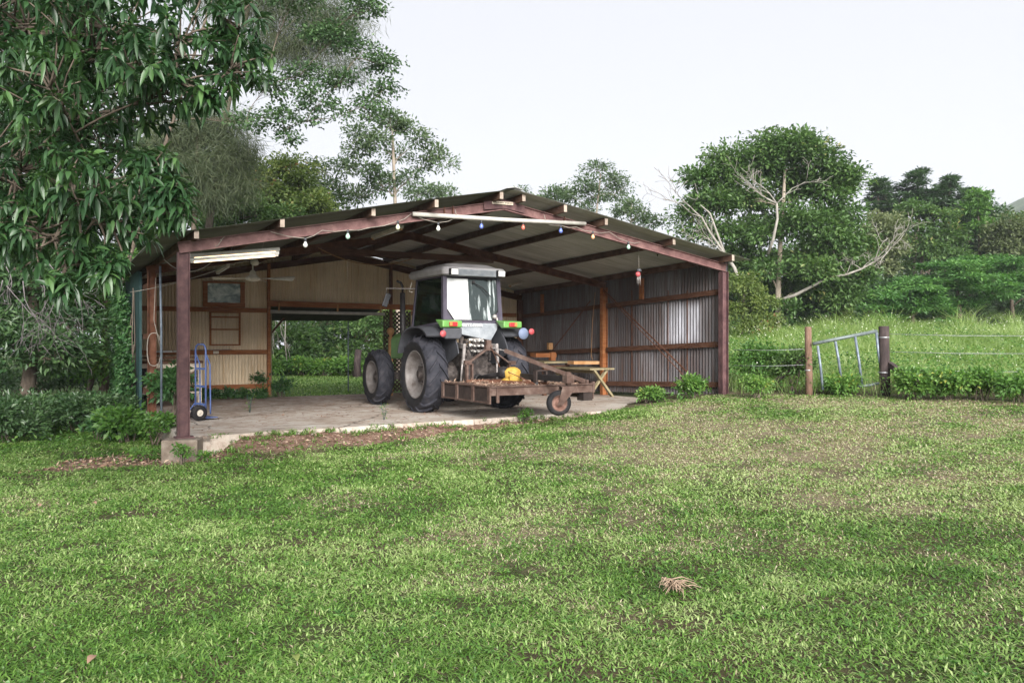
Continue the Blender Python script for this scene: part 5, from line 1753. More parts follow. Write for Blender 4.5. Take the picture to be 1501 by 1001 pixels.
# ------------------------------------------------------------------ the mango tree in the foreground
def mango():
    bx, by = -6.6, 6.3
    b = Vector((bx, by, g1(bx, by)))
    R = empty('mango_tree', b, 0, 'large mango tree with long glossy drooping leaves overhanging the left corner', 'tree')
    blobs = [(40, 40, 6.6, 150), (160, 45, 6.4, 120), (270, 55, 6.2, 85), (345, 95, 6.1, 58), (352, 40, 6.2, 50), (120, 160, 6.5, 120), (240, 130, 6.3, 62), (305, 135, 6.0, 40), (30, 250, 6.5, 125), (140, 265, 6.3, 80),
             (215, 280, 6.0, 50), (240, 312, 5.9, 34), (165, 335, 6.0, 56), (262, 285, 5.9, 26), (225, 245, 6.1, 36), (80, 350, 6.2, 80), (120, 385, 6.0, 44), (160, 395, 5.9, 22), (20, 330, 6.3, 90), (90, 420, 5.9, 20), (60, 110, 5.6, 90), (200, 90, 5.7, 60), (100, 260, 5.6, 60),
             (-120, 60, 6.8, 200), (-120, 280, 6.6, 150), (150, -130, 6.6, 160), (-20, -160, 6.8, 200), (-250, 0, 7.2, 200), (300, -60, 6.4, 90)]
    B = [pb(*q) for q in blobs]
    tips, tb = [], []
    for k, q in enumerate(B):
        n = int(64 * (q[3] / .6) ** 2.0) + 12
        d = rnd_dirs(n); r = RNG.uniform(.15, 1, n) ** .5
        tips.append(np.array(q[:3]) + d * r[:, None] * np.array(q[3:6])); tb += [k] * n
    tips = np.concatenate(tips)
    # skeleton
    m = MB()
    top = Vector((-6.3, 6.5, 3.4))
    tr = [b - Vector((0, 0, .2))] + curve3(b, top, 8, .04, 0)
    m.tube(tr, [.30, .26, .24, .22, .2, .18, .17, .15, .13, .11], 12)
    nodes = [None] * len(B)
    wood = [(tr[i], .085) for i in range(4, 10)]
    for k in sorted(range(len(B)), key=lambda k: min((Vector(B[k][:3]) - p).length for p, _ in wood)):
        c = Vector(B[k][:3])
        a, r0 = min(wood, key=lambda q: (c - q[0]).length + .5 * max(0, q[0].z - c.z))
        pts = curve3(a, c, 9, .12, .10)
        rs_ = [max(.008, r0 * .9 * (1 - .5 * i / 9)) for i in range(10)]
        m.tube(pts, rs_, 7)
        wood += [(pts[i], rs_[i] * .85) for i in (4, 6, 9)]
        nodes[k] = pts
    L = Leaves()
    pl, dl, tl = [], [], []
    for i, tp in enumerate(tips):
        s_ = nodes[tb[i]][random.randint(5, 9)]
        tpv = Vector(tp)
        if i % 2 == 0: m.tube(curve3(s_, tpv, 4, .12, -.04), [.011, .009, .007, .006, .004], 5)
        ax = (tpv - Vector(B[tb[i]][:3]) + Vector((random.gauss(0, .3), random.gauss(0, .3), -.15)))
        ax = ax.normalized() if ax.length > .01 else Vector((0, 0, -1))
        nl = random.randint(8, 14)
        u = ax.orthogonal().normalized(); w = ax.cross(u)
        t0 = min(1, max(0, random.gauss(.45, .25)))
        for j in range(nl):
            an = j * 2.4 + random.uniform(-.3, .3)
            ca = random.uniform(.05, .75)
            d = (u * math.cos(an) + w * math.sin(an)) * math.sqrt(1 - ca * ca) + ax * ca + Vector((0, 0, -.20))
            pl.append(tpv - ax * (.05 * j / nl) * 1.5); dl.append(d.normalized()); tl.append(min(1, max(0, t0 * .75 + random.uniform(-.1, .3))))
    pl, dl, tl = np.array([tuple(q) for q in pl]), np.array([tuple(q) for q in dl]), np.array(tl)
    n = len(pl)
    nn = unit(np.array([[0, 0, 1.]]) + RNG.normal(scale=.35, size=(n, 3)))
    L.long(pl, dl, nn, RNG.uniform(.07, .155, n), RNG.uniform(.022, .040, n), tl, RNG.uniform(.05, .6, n)[:, None])
    m.build('trunk', 'bark', R)
    L.build('crown', 'leaf_mango', R, smooth=True)


def gb(x, y):
    return (x, y, g1(x, y))


def fp(px, Y):
    """foot point on the ground in photo column px at distance Y"""
    x = (px - 750) / F * Y
    return Vector((x, Y, g1(x, Y)))


def trees():
    # ---- left and rear
    T = tree
    T('she_oak', 'tall weeping she oak with wispy grey green needles behind the mango canopy', fp(285, 24), P(380, -60, 24),
      [pb(440, 20, 24, 75), pb(505, 50, 23.5, 48), pb(395, 80, 24, 60), pb(500, 95, 23.5, 36), pb(350, 10, 24, 60), pb(430, -60, 24, 90), pb(470, 70, 24, 50)], 'leaf_grey', r0=.15, nclump=190, per=170, ln=.36, wd=.013, cr=.5, needles=True)
    T('she_oak', 'shorter grey green she oak standing left of the shed roof edge', fp(255, 22), P(290, 170, 22),
      [pb(285, 195, 22, 38), pb(330, 240, 22, 34), pb(265, 255, 21.5, 38), pb(325, 185, 22, 26), pb(300, 290, 22, 38), pb(352, 215, 22, 22), pb(345, 275, 22, 24), pb(255, 205, 22, 30)], 'leaf_grey', r0=.12, nclump=150, per=170, ln=.32, wd=.012, cr=.42, needles=True)
    T('leafy_tree', 'tall tree with loose hanging sprays of round leaves against the white sky', fp(120, 20), P(330, -60, 20),
      [pb(540, 15, 20, 30), pb(500, 120, 20, 24), pb(558, 95, 20, 25), pb(530, 75, 20, 20), pb(563, 130, 20, 20), pb(545, 150, 20, 24), pb(470, 150, 20, 30), pb(440, 110, 20, 26), pb(412, 175, 20, 26), pb(450, 178, 20, 16), pb(420, 205, 20, 17), pb(500, 170, 20, 14),
       pb(390, 130, 20, 30), pb(545, 175, 20, 14), pb(360, 180, 20, 22), pb(480, 60, 20, 40), pb(430, 0, 20, 40)], 'leaf_dark', r0=.07, nclump=230, per=40, ln=.095, wd=.065, cr=.25, droop=.5, limb_r=.2, tint=(.6, .25))
    T('gum_tree', 'open spreading gum tree with pale limbs rising over the left roof slope', fp(585, 32), P(575, 200, 32),
      [pb(570, 182, 32, 22), pb(598, 190, 32.6, 17), pb(612, 205, 31.5, 15), pb(640, 228, 32, 16), pb(655, 243, 31.6, 10), pb(622, 240, 32.4, 14), pb(548, 208, 31.4, 20), pb(525, 222, 32.5, 18), pb(505, 245, 32, 18), pb(540, 250, 31.5, 16), pb(585, 228, 32.6, 13), pb(520, 195, 32, 14), pb(560, 272, 32, 22), pb(600, 262, 31.6, 14), pb(490, 275, 32, 18), pb(525, 290, 32.4, 20), pb(470, 250, 32, 16)],
      'leaf_gum', 'bark_pale', r0=.13, nclump=150, per=50, ln=.17, wd=.075, cr=.40, flat=.6, limb_r=.4, tint=(.45, .28))
    T('broad_tree', 'rounded mid green tree in front of the yellow green one behind the roof', fp(330, 26), P(340, 290, 26), [pb(345, 300, 26, 28), pb(375, 315, 26, 24), pb(310, 285, 26, 26), pb(420, 318, 26.5, 20), pb(330, 330, 26, 30)], 'leaf_mid', r0=.12, nclump=110, per=60, ln=.13, wd=.08, cr=.34)
    T('broad_tree', 'bushy yellow green tree just behind the left roof edge', fp(370, 28), P(400, 270, 28),
      [pb(440, 268, 27.5, 24), pb(395, 285, 27.5, 26), pb(360, 250, 28.5, 26), pb(455, 300, 27, 24), pb(430, 255, 28, 36), pb(380, 270, 28, 40), pb(440, 300, 28, 42), pb(350, 300, 28, 40), pb(400, 310, 28, 40), pb(465, 320, 28, 30), pb(350, 265, 28, 24)], 'leaf_yellow', r0=.2, nclump=260, per=70, ln=.13, wd=.075, cr=.36, tint=(.4, .32))
    T('slim_tree', 'thin airy tree rising behind the right roof slope', fp(868, 42), P(880, 255, 42),
      [pb(875, 250, 42, 18), pb(895, 265, 42, 18), pb(855, 275, 42, 22), pb(900, 285, 42, 20), pb(842, 290, 42, 17), pb(918, 270, 42, 10), pb(870, 290, 42, 18), pb(860, 308, 42, 16)], 'leaf_gum', 'bark_pale', r0=.10, nclump=75, per=42, ln=.2, wd=.08, cr=.42, limb_r=.45, tint=(.4, .2))
    T('slim_tree', 'small feathery tree peeping over the roof beside the ridge', fp(815, 44), P(818, 280, 44),
      [pb(812, 290, 44, 17), pb(828, 285, 44, 14), pb(795, 298, 44, 14), pb(765, 280, 44, 8)], 'leaf_gum', 'bark_pale', r0=.08, nclump=34, per=40, ln=.2, wd=.08, cr=.42, tint=(.4, .2))
    T('slim_tree', 'low airy tree showing over the right roof slope near the eave', fp(930, 40), P(925, 300, 40),
      [pb(915, 310, 40, 16), pb(935, 318, 40, 16), pb(955, 328, 40, 14), pb(928, 300, 40, 9)], 'leaf_gum', 'bark_pale', r0=.08, nclump=40, per=40, ln=.2, wd=.08, cr=.4, tint=(.5, .2))
    T('slim_tree', 'pale feathery treetop just over the left roof slope under the gum', fp(645, 46), P(640, 285, 46),
      [pb(630, 283, 46, 16), pb(655, 285, 46, 13), pb(605, 287, 46, 14)], 'leaf_gum', 'bark_pale', r0=.08, nclump=34, per=40, ln=.22, wd=.09, cr=.45)
    # thicket on the left
    T('thicket_tree', 'dark dense tree filling the left edge behind the dry twigs', fp(30, 17), P(40, 330, 17),
      [pb(-30, 380, 17, 90), pb(50, 430, 17, 70), pb(-40, 500, 16.5, 80), pb(40, 520, 16.5, 70), pb(100, 480, 17, 50), pb(20, 320, 17, 80), pb(90, 530, 16.5, 50), pb(-60, 300, 17.5, 80), pb(110, 400, 17.5, 50), pb(60, 370, 17.5, 60)], 'leaf_dark', r0=.18, nclump=260, per=60, ln=.16, wd=.07, cr=.34)
    T('thicket_tree', 'leafy tree left of the green shed wall with brighter tips', fp(150, 20), P(150, 380, 20),
      [pb(150, 420, 20, 50), pb(120, 460, 20, 48), pb(165, 480, 20, 45), pb(110, 520, 19.5, 45), pb(150, 540, 19.5, 36), pb(175, 440, 20.5, 36), pb(190, 400, 21, 40)], 'leaf_shrub', r0=.14, nclump=120, per=55, ln=.13, wd=.065, cr=.3, tint=(.35, .25))
    T('thicket_tree', 'tall dark tree standing far back on the left edge', fp(60, 27), P(60, 150, 27),
      [pb(20, 150, 27, 80), pb(110, 120, 27, 75), pb(60, 240, 27, 90), pb(170, 210, 27, 70), pb(140, 310, 27, 80), pb(40, 350, 27, 80), pb(210, 130, 27, 50), pb(215, 300, 27, 60), pb(-40, 250, 27, 90), pb(-20, 60, 27, 90), pb(70, 40, 27, 80), pb(150, 60, 27, 60), pb(100, 420, 27, 90), pb(20, 460, 27, 90)], 'leaf_dark', r0=.3, nclump=420, per=60, ln=.24, wd=.12, cr=.6)
    T('thicket_tree', 'mid green tree behind the left eave of the shed', fp(235, 30), P(240, 250, 30),
      [pb(240, 240, 30, 55), pb(200, 300, 30, 55), pb(280, 320, 30, 50), pb(220, 370, 30, 60), pb(290, 270, 30, 40), pb(170, 400, 29, 60), pb(330, 310, 30, 40), pb(300, 215, 30, 30), pb(370, 300, 31, 34), pb(270, 260, 31, 44), pb(330, 265, 31, 30), pb(480, 300, 33, 26), pb(440, 320, 33, 30)], 'leaf_mid', r0=.2, nclump=260, per=60, ln=.22, wd=.12, cr=.55)
    # behind the rear opening
    for k, (px, py, Y, r, mt, lab) in enumerate([
            (420, 500, 36, 46, 'leaf_mid', 'bushy tree at the left side of the view through the rear opening'),
            (480, 470, 39, 52, 'leaf_dark', 'dark dense tree in the middle of the view through the rear opening'),
            (535, 490, 37, 44, 'leaf_mid', 'dull green tree behind the awning post'),
            (590, 470, 38, 50, 'leaf_yellow', 'brighter yellow green tree behind the lattice screen'),
            (450, 455, 44, 60, 'leaf_olive', 'tall olive tree closing the gap behind the rear lawn'),
            (545, 440, 45, 60, 'leaf_gum', 'pale green tree filling the far right of the rear opening'),
            (650, 450, 42, 60, 'leaf_mid', 'green tree hidden mostly behind the tractor and back wall')]):
        T('bush_tree', lab, fp(px + (30 if px == 590 else 0), Y), P(px, py - 20, Y), [pb(px, py, Y, r), pb(px - r * .5, py + 30, Y - .4, r * .7), pb(px + r * .5, py + 28, Y - .4, r * .7), pb(px, py + 48, Y - .8, r * .75)], mt, r0=.14, nclump=90, per=60, ln=.2, wd=.11, cr=.42)
    for k, (px, lab) in enumerate([(405, 'low leafy bush at the left end of the hedge behind the rear lawn'), (440, 'low leafy bush second along the hedge behind the rear lawn'), (475, 'low leafy bush in the middle of the hedge behind the rear lawn'), (512, 'low leafy bush beside the dark stump behind the rear lawn'), (550, 'low leafy bush at the front wheel end of the rear hedge')]):
        q = fp(px, 34)
        shrub('hedge_bush', lab, q.x, q.y, .75, .75, 'leaf_shrub', 22, 50, .16, .08, .22, 'hedge behind the rear lawn')
    q = fp(523, 33); m = MB(); m.tube([q - Vector((0, 0, .1)), q + Vector((0, 0, .6)), q + Vector((.05, 0, 1.15))], [.17, .14, .13], 10); o = m.build('tree_stump', 'post_dark', None); tag(o, 'dark upright stump behind the rear lawn beside the front wheel', 'stump')
    m = MB(); rg = random.Random(8); a = P(416, 470, 30)
    for k in range(2): dead_branch(m, a + Vector((rg.uniform(-.3, .0), 0, .2)), Vector((rg.uniform(-.3, .0), 0, -1)), 1.1, .016, 1, .5, 6, rg, -.2, .009)
    m.tube([P(418, 470, 30), P(417, 500, 30), P(420, 528, 30)], .02, 6)
    o = m.build('dead_vine', 'deadwood', None); tag(o, 'bare pale vine hanging at the left of the rear opening', 'vine')

    for px, py, Y, r, lab in ((-230, 380, 22, 150, 'dark tree beyond the left edge of the thicket'), (-420, 380, 26, 190, 'dark tree far beyond the left edge of the thicket')):
        T('thicket_tree', lab, fp(px, Y), P(px, py - 60, Y), [pb(px, py, Y, r), pb(px - r * .5, py + 90, Y, r * .7), pb(px + r * .5, py + 90, Y, r * .7), pb(px, py - 110, Y, r * .7)], 'leaf_dark', r0=.25, nclump=170, per=50, ln=.3, wd=.15, cr=.7)
    # ---- right: the big tree with bleached limbs
    Y = 38
    big = [pb(1150, 230, Y, 42), pb(1195, 245, Y, 40), pb(1105, 245, Y, 36), pb(1060, 262, Y, 34), pb(1035, 300, Y, 30), pb(1085, 290, Y, 32), pb(1220, 285, Y, 34), pb(1180, 285, Y + 1, 40), pb(1235, 320, Y, 28), pb(1205, 335, Y, 38), pb(1225, 375, Y, 36),
           pb(1030, 340, Y, 26), pb(1070, 345, Y, 28), pb(1185, 385, Y, 34), pb(1210, 415, Y, 32), pb(1100, 340, Y + 1.5, 28), pb(1245, 395, Y, 26), pb(1115, 395, Y + .5, 30), pb(1180, 430, Y + 1, 36), pb(1235, 440, Y + .5, 30),
           pb(1140, 335, Y + 2, 34), pb(1110, 300, Y + 2, 30), pb(1160, 280, Y + 2, 30), pb(1130, 260, Y + 1, 28), pb(1050, 300, Y - .5, 26), pb(1215, 355, Y - 1, 32), pb(1170, 330, Y - 1, 26), pb(1190, 400, Y - 1, 26), pb(1225, 260, Y, 26), pb(1150, 400, Y + 2, 36), pb(1130, 440, Y + 2, 36), pb(1170, 215, Y, 26), pb(1025, 270, Y, 24), pb(1012, 318, Y, 22), pb(1070, 235, Y, 26), pb(1240, 270, Y, 24), pb(1255, 355, Y, 24), pb(1262, 410, Y, 22), pb(1055, 385, Y + 1, 28), pb(1090, 375, Y + 1, 28), pb(1130, 212, Y, 26), pb(1152, 335, Y - 1, 15), pb(1126, 398, Y - 1, 15), pb(1160, 300, Y - 1, 14), pb(1118, 345, Y - 1, 16), pb(1155, 455, Y - .8, 14)]
    R = tree('fig_tree', 'big round crowned tree with bleached bare limbs right of the shed', fp(1140, Y), P(1150, 250, Y), big, 'leaf_mid', 'bark_pale', r0=.17, nclump=700, per=80, ln=.22, wd=.12, cr=.62, limb_r=.3, tint=(.48, .24),
             mid=[P(1140, 430, Y), P(1143, 360, Y), P(1147, 310, Y)])
    rg = random.Random(21)
    m = MB()
    pts = [P(1138, 441, 37.6), P(1165, 432, 37.2), P(1190, 419, 37), P(1215, 406, 36.8), P(1240, 402, 36.6), P(1262, 394, 36.5), P(1280, 384, 36.4), P(1298, 372, 36.3), P(1306, 362, 36.3)]
    m.tube(pts, [.085, .075, .068, .06, .052, .042, .034, .024, .012], 8)
    for i in range(4, 9):
        for _ in range(2): dead_branch(m, pts[i], Vector((rg.uniform(-.6, 1), rg.uniform(-.6, .3), rg.uniform(-.1, 1))), rg.uniform(.6, 1.3), .022, 2, .65, 4, rg, .05, .008)
    m.build('dead_limb', 'deadwood', R)
    m = MB()
    pts = [P(1125, 372, 36.5), P(1133, 350, 36.2), P(1139, 320, 36), P(1138, 298, 36)]
    m.tube(pts, [.075, .068, .058, .048], 8)
    for dx, dz, ll in ((-1, .45, 1.9), (-.8, .2, 1.7), (.9, .75, 1.7), (-.35, .9, 1.5)): dead_branch(m, pts[-1], Vector((dx, rg.uniform(-.4, .1), dz)), ll * .9, .032, 2, .6, 5, rg, .1, .008)
    m.build('dead_limb', 'deadwood', R)
    # leaning dead tree behind the eave
    b = fp(1100, 34); D = empty('dead_tree', b, 0, 'leafless white dead tree leaning left behind the right eave', 'tree')
    m = MB()
    q = [b, P(1088, 430, 34), P(1076, 392, 34), P(1062, 372, 34), P(1040, 340, 34), P(1028, 318, 34), P(1012, 312, 34)]
    m.tube(q, [.10, .085, .075, .06, .045, .03, .015], 8); dead_branch(m, q[5], Vector((-.9, 0, .6)), 1.5, .03, 2, .6, 5, rg, .1, .012)
    q2 = [q[3], P(1052, 345, 34), P(1040, 312, 34), P(1026, 300, 34)]
    m.tube(q2, [.055, .045, .035, .02], 7)
    for k in range(5):
        p_ = (q + q2)[rg.randint(2, 10)]
        dead_branch(m, p_, Vector((rg.uniform(-1, 1), rg.uniform(-.5, .3), rg.uniform(.2, 1))), rg.uniform(1.0, 2.0), .026, 2, .6, 5, rg, .1, .008)
    m.build('trunk', 'deadwood', D)
    T('bush_tree', 'yellow green bushy tree at the foot of the big tree beside the shed', fp(1085, 33), P(1090, 430, 33), [pb(1095, 420, 33, 26), pb(1110, 445, 33, 26), pb(1085, 460, 33, 26), pb(1118, 470, 33, 20), pb(1078, 425, 33.5, 22), pb(1100, 480, 32.5, 20)], 'leaf_yellow', r0=.08, nclump=100, per=60, ln=.14, wd=.08, cr=.32)
    T('bush_tree', 'bright yellow green sapling in the shade under the big tree', fp(1225, 40), P(1225, 460, 40), [pb(1225, 455, 40, 18, 1.4), pb(1232, 475, 40, 14)], 'leaf_yellow', r0=.06, nclump=30, per=50, ln=.2, wd=.09, cr=.35)
    # dark shade layer under the crowns
    dk = [(1060, 480, 40), (1150, 485, 40), (1195, 488, 40), (1085, 470, 42), (1125, 470, 43), (1170, 465, 41), (1210, 472, 43), (1260, 460, 44), (1300, 465, 46), (1350, 470, 50), (1420, 468, 50), (1480, 468, 50), (1530, 465, 50)]
    for px, py, Y in dk:
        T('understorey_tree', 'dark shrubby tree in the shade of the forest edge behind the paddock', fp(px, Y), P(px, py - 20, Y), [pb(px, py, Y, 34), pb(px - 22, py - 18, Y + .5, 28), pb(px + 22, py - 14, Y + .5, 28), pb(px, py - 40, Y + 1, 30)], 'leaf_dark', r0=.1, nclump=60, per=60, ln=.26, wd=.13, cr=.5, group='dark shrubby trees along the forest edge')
    for px, py, Y, r in ((1020, 430, 66, 40), (1090, 420, 66, 40), (1160, 410, 68, 40), (1240, 400, 68, 44), (1300, 395, 70, 44), (1360, 385, 70, 46), (1420, 375, 70, 46), (1480, 375, 70, 46), (1545, 370, 70, 46)):
        T('backdrop_tree', 'dark tall tree deep in the forest behind the paddock', fp(px, Y), P(px, py - 20, Y), [pb(px, py, Y, r), pb(px - 18, py + 40, Y, r * .8), pb(px + 18, py + 44, Y, r * .8), pb(px, py - 30, Y, r * .7)], 'leaf_mid', r0=.2, nclump=70, per=50, ln=.42, wd=.22, cr=.9, group='dark tall trees deep in the forest')
    # forest edge
    T('forest_tree', 'olive grey crowned tree between the big tree and the forest', fp(1285, 48), P(1285, 330, 48), [pb(1290, 335, 48, 30), pb(1270, 350, 48, 28), pb(1300, 365, 48, 28), pb(1285, 395, 48, 30), pb(1265, 420, 48, 26)], 'leaf_olive', r0=.2, nclump=110, per=60, ln=.24, wd=.13, cr=.55)
    T('forest_tree', 'light green layered tree in front of the dark treetops', fp(1345, 52), P(1345, 310, 52), [pb(1340, 315, 52, 30), pb(1370, 325, 52, 28), pb(1385, 350, 52, 26), pb(1330, 345, 52, 30), pb(1355, 375, 52, 36), pb(1310, 335, 52, 20), pb(1395, 385, 52, 28)], 'leaf_mid', r0=.2, nclump=130, per=60, ln=.27, wd=.14, cr=.6, flat=.35)
    T('forest_tree', 'broad dark green tree under the hill at the forest edge', fp(1440, 56), P(1440, 300, 56), [pb(1425, 310, 56, 26), pb(1450, 330, 56, 30), pb(1415, 345, 56, 28), pb(1440, 375, 56, 34)], 'leaf_dark', r0=.2, nclump=100, per=60, ln=.3, wd=.16, cr=.62, tint=(.6, .2))
    T('forest_tree', 'narrow upright tree with a pointed top beneath the hill', fp(1432, 54), P(1432, 285, 54), [pb(1433, 290, 54, 10, 1.4), pb(1432, 310, 54, 15), pb(1440, 335, 54, 18)], 'leaf_shrub', r0=.12, nclump=45, per=50, ln=.28, wd=.13, cr=.5, tint=(.35, .2))
    T('forest_tree', 'brownish green rounded tree at the right edge of the forest', fp(1480, 52), P(1480, 320, 52), [pb(1475, 340, 52, 24), pb(1495, 350, 52, 26), pb(1470, 365, 52, 26), pb(1515, 345, 52, 26)], 'leaf_olive', r0=.2, nclump=80, per=60, ln=.27, wd=.14, cr=.6, tint=(.3, .2))
    T('forest_tree', 'pale green tree cut by the right edge of the view', fp(1520, 55), P(1520, 300, 55), [pb(1505, 330, 55, 20), pb(1535, 325, 55, 26), pb(1540, 370, 55, 40)], 'leaf_mid', r0=.2, nclump=80, per=55, ln=.28, wd=.14, cr=.6, tint=(.7, .2))
    # dark flat layered tops
    for px, py, lean, w_, lab in [(1290, 272, -4, 22, 'dark flat layered treetop furthest left against the sky'), (1335, 258, 10, 26, 'tallest dark layered treetop pointing up to the right'),
                                  (1380, 268, 12, 26, 'dark layered treetop in the middle of the forest skyline'), (1412, 286, 8, 20, 'smaller dark layered treetop next to the hill')]:
        Y = 62
        bl = []
        for k in range(9):
            for sd_ in (-1, 1):
                ln_ = (6 + k * w_ * .13) * random.uniform(.55, 1.15) * (1.15 if sd_ > 0 else .85)
                for u_ in (.3, .65, 1.0):
                    bl.append(pb(px + lean * (1 - k / 4) + sd_ * ln_ * u_, py - 6 + k * 6.5 - (.42 if sd_ > 0 else .1) * ln_ * u_ + random.uniform(-2, 2), Y + random.uniform(-1, 1), max(3.2, ln_ * .30 * (1.2 - .5 * u_)), .32))
        T('layered_tree', lab, fp(px, Y), P(px + lean, py - 4, Y), bl, 'leaf_dark', r0=.2, nclump=190, per=30, ln=.30, wd=.10, cr=.30, flat=.3, horiz=.6, tint=(.35, .2), droop=.1, group='dark layered trees on the forest skyline')
    # feathery flame trees
    for px, py, Y, sc, lab in [(1400, 405, 43, 1.0, 'wide flat crowned feathery tree with a few orange blossoms'), (1480, 400, 45, .9, 'feathery flat crowned tree at the right edge of the view'), (1335, 430, 42, .75, 'low feathery tree with sprays reaching over the paddock')]:
        bl = []
        for k in range(34):
            u = random.uniform(-1, 1); v = random.uniform(-1, 1)
            bl.append(pb(px + u * 78 * sc, py - 22 * sc + (abs(u) ** 1.6) * 44 * sc + random.uniform(-8, 42) * sc, Y + v * 2.2 * sc, random.uniform(13, 24) * sc, .16))
        T('flame_tree', lab, fp(px + 8, Y), P(px, py + 5, Y), bl, 'leaf_poinc', r0=.16, nclump=300, per=50, ln=.25, wd=.085, cr=.46, flat=.26, horiz=.4, droop=.25, tint=(.55, .34), group='feathery flame trees at the paddock edge')
    # hill
    n = 60
    xs = np.linspace(60, 420, n); ys = np.linspace(230, 420, 40)
    X, Yy = np.meshgrid(xs, ys)
    hz = 80 * np.exp(-(((X - 290) / 120) ** 2)) * np.clip((Yy - 230) / 90, 0, 1) ** .8 * (1 + .22 * (vnoise(X.ravel(), Yy.ravel(), 40, 5).reshape(X.shape) - .5)) - 3
    i = np.arange(n * 40).reshape(40, n)
    f = np.stack([i[:-1, :-1], i[:-1, 1:], i[1:, 1:], i[1:, :-1]], -1).reshape(-1, 4)
    vv = np.stack([X.ravel(), Yy.ravel(), hz.ravel()], 1)
    o = fast_mesh('hill', 'hill', vv, [f], np.clip(RNG.normal(.4, .2, len(vv)), 0, 1), smooth=True); tag(o, 'distant forested hill', 'hill', kind='structure')
    L = Leaves(); k = 40000
    x = RNG.uniform(120, 330, k); y = RNG.uniform(235, 350, k)
    z = 80 * np.exp(-(((x - 290) / 120) ** 2)) * np.clip((y - 230) / 90, 0, 1) ** .8 * (1 + .22 * (vnoise(x, y, 40, 5) - .5)) - 3
    p = np.stack([x, y, z + RNG.random(k) * 4 * vnoise(x, y, 6, 6)], 1)
    L.diamond(p, rnd_dirs(k), np.array([[0, -.4, 1.]]) + RNG.normal(scale=.5, size=(k, 3)), RNG.uniform(1.5, 3.2, k), RNG.uniform(1, 2.2, k), np.clip(.5 * vnoise(x, y, 8, 7) + RNG.random(k) * .4, 0, 1))
    o = L.build('hill_forest', 'hill'); tag(o, 'tree cover massed over the distant hill', 'forest', kind='stuff')


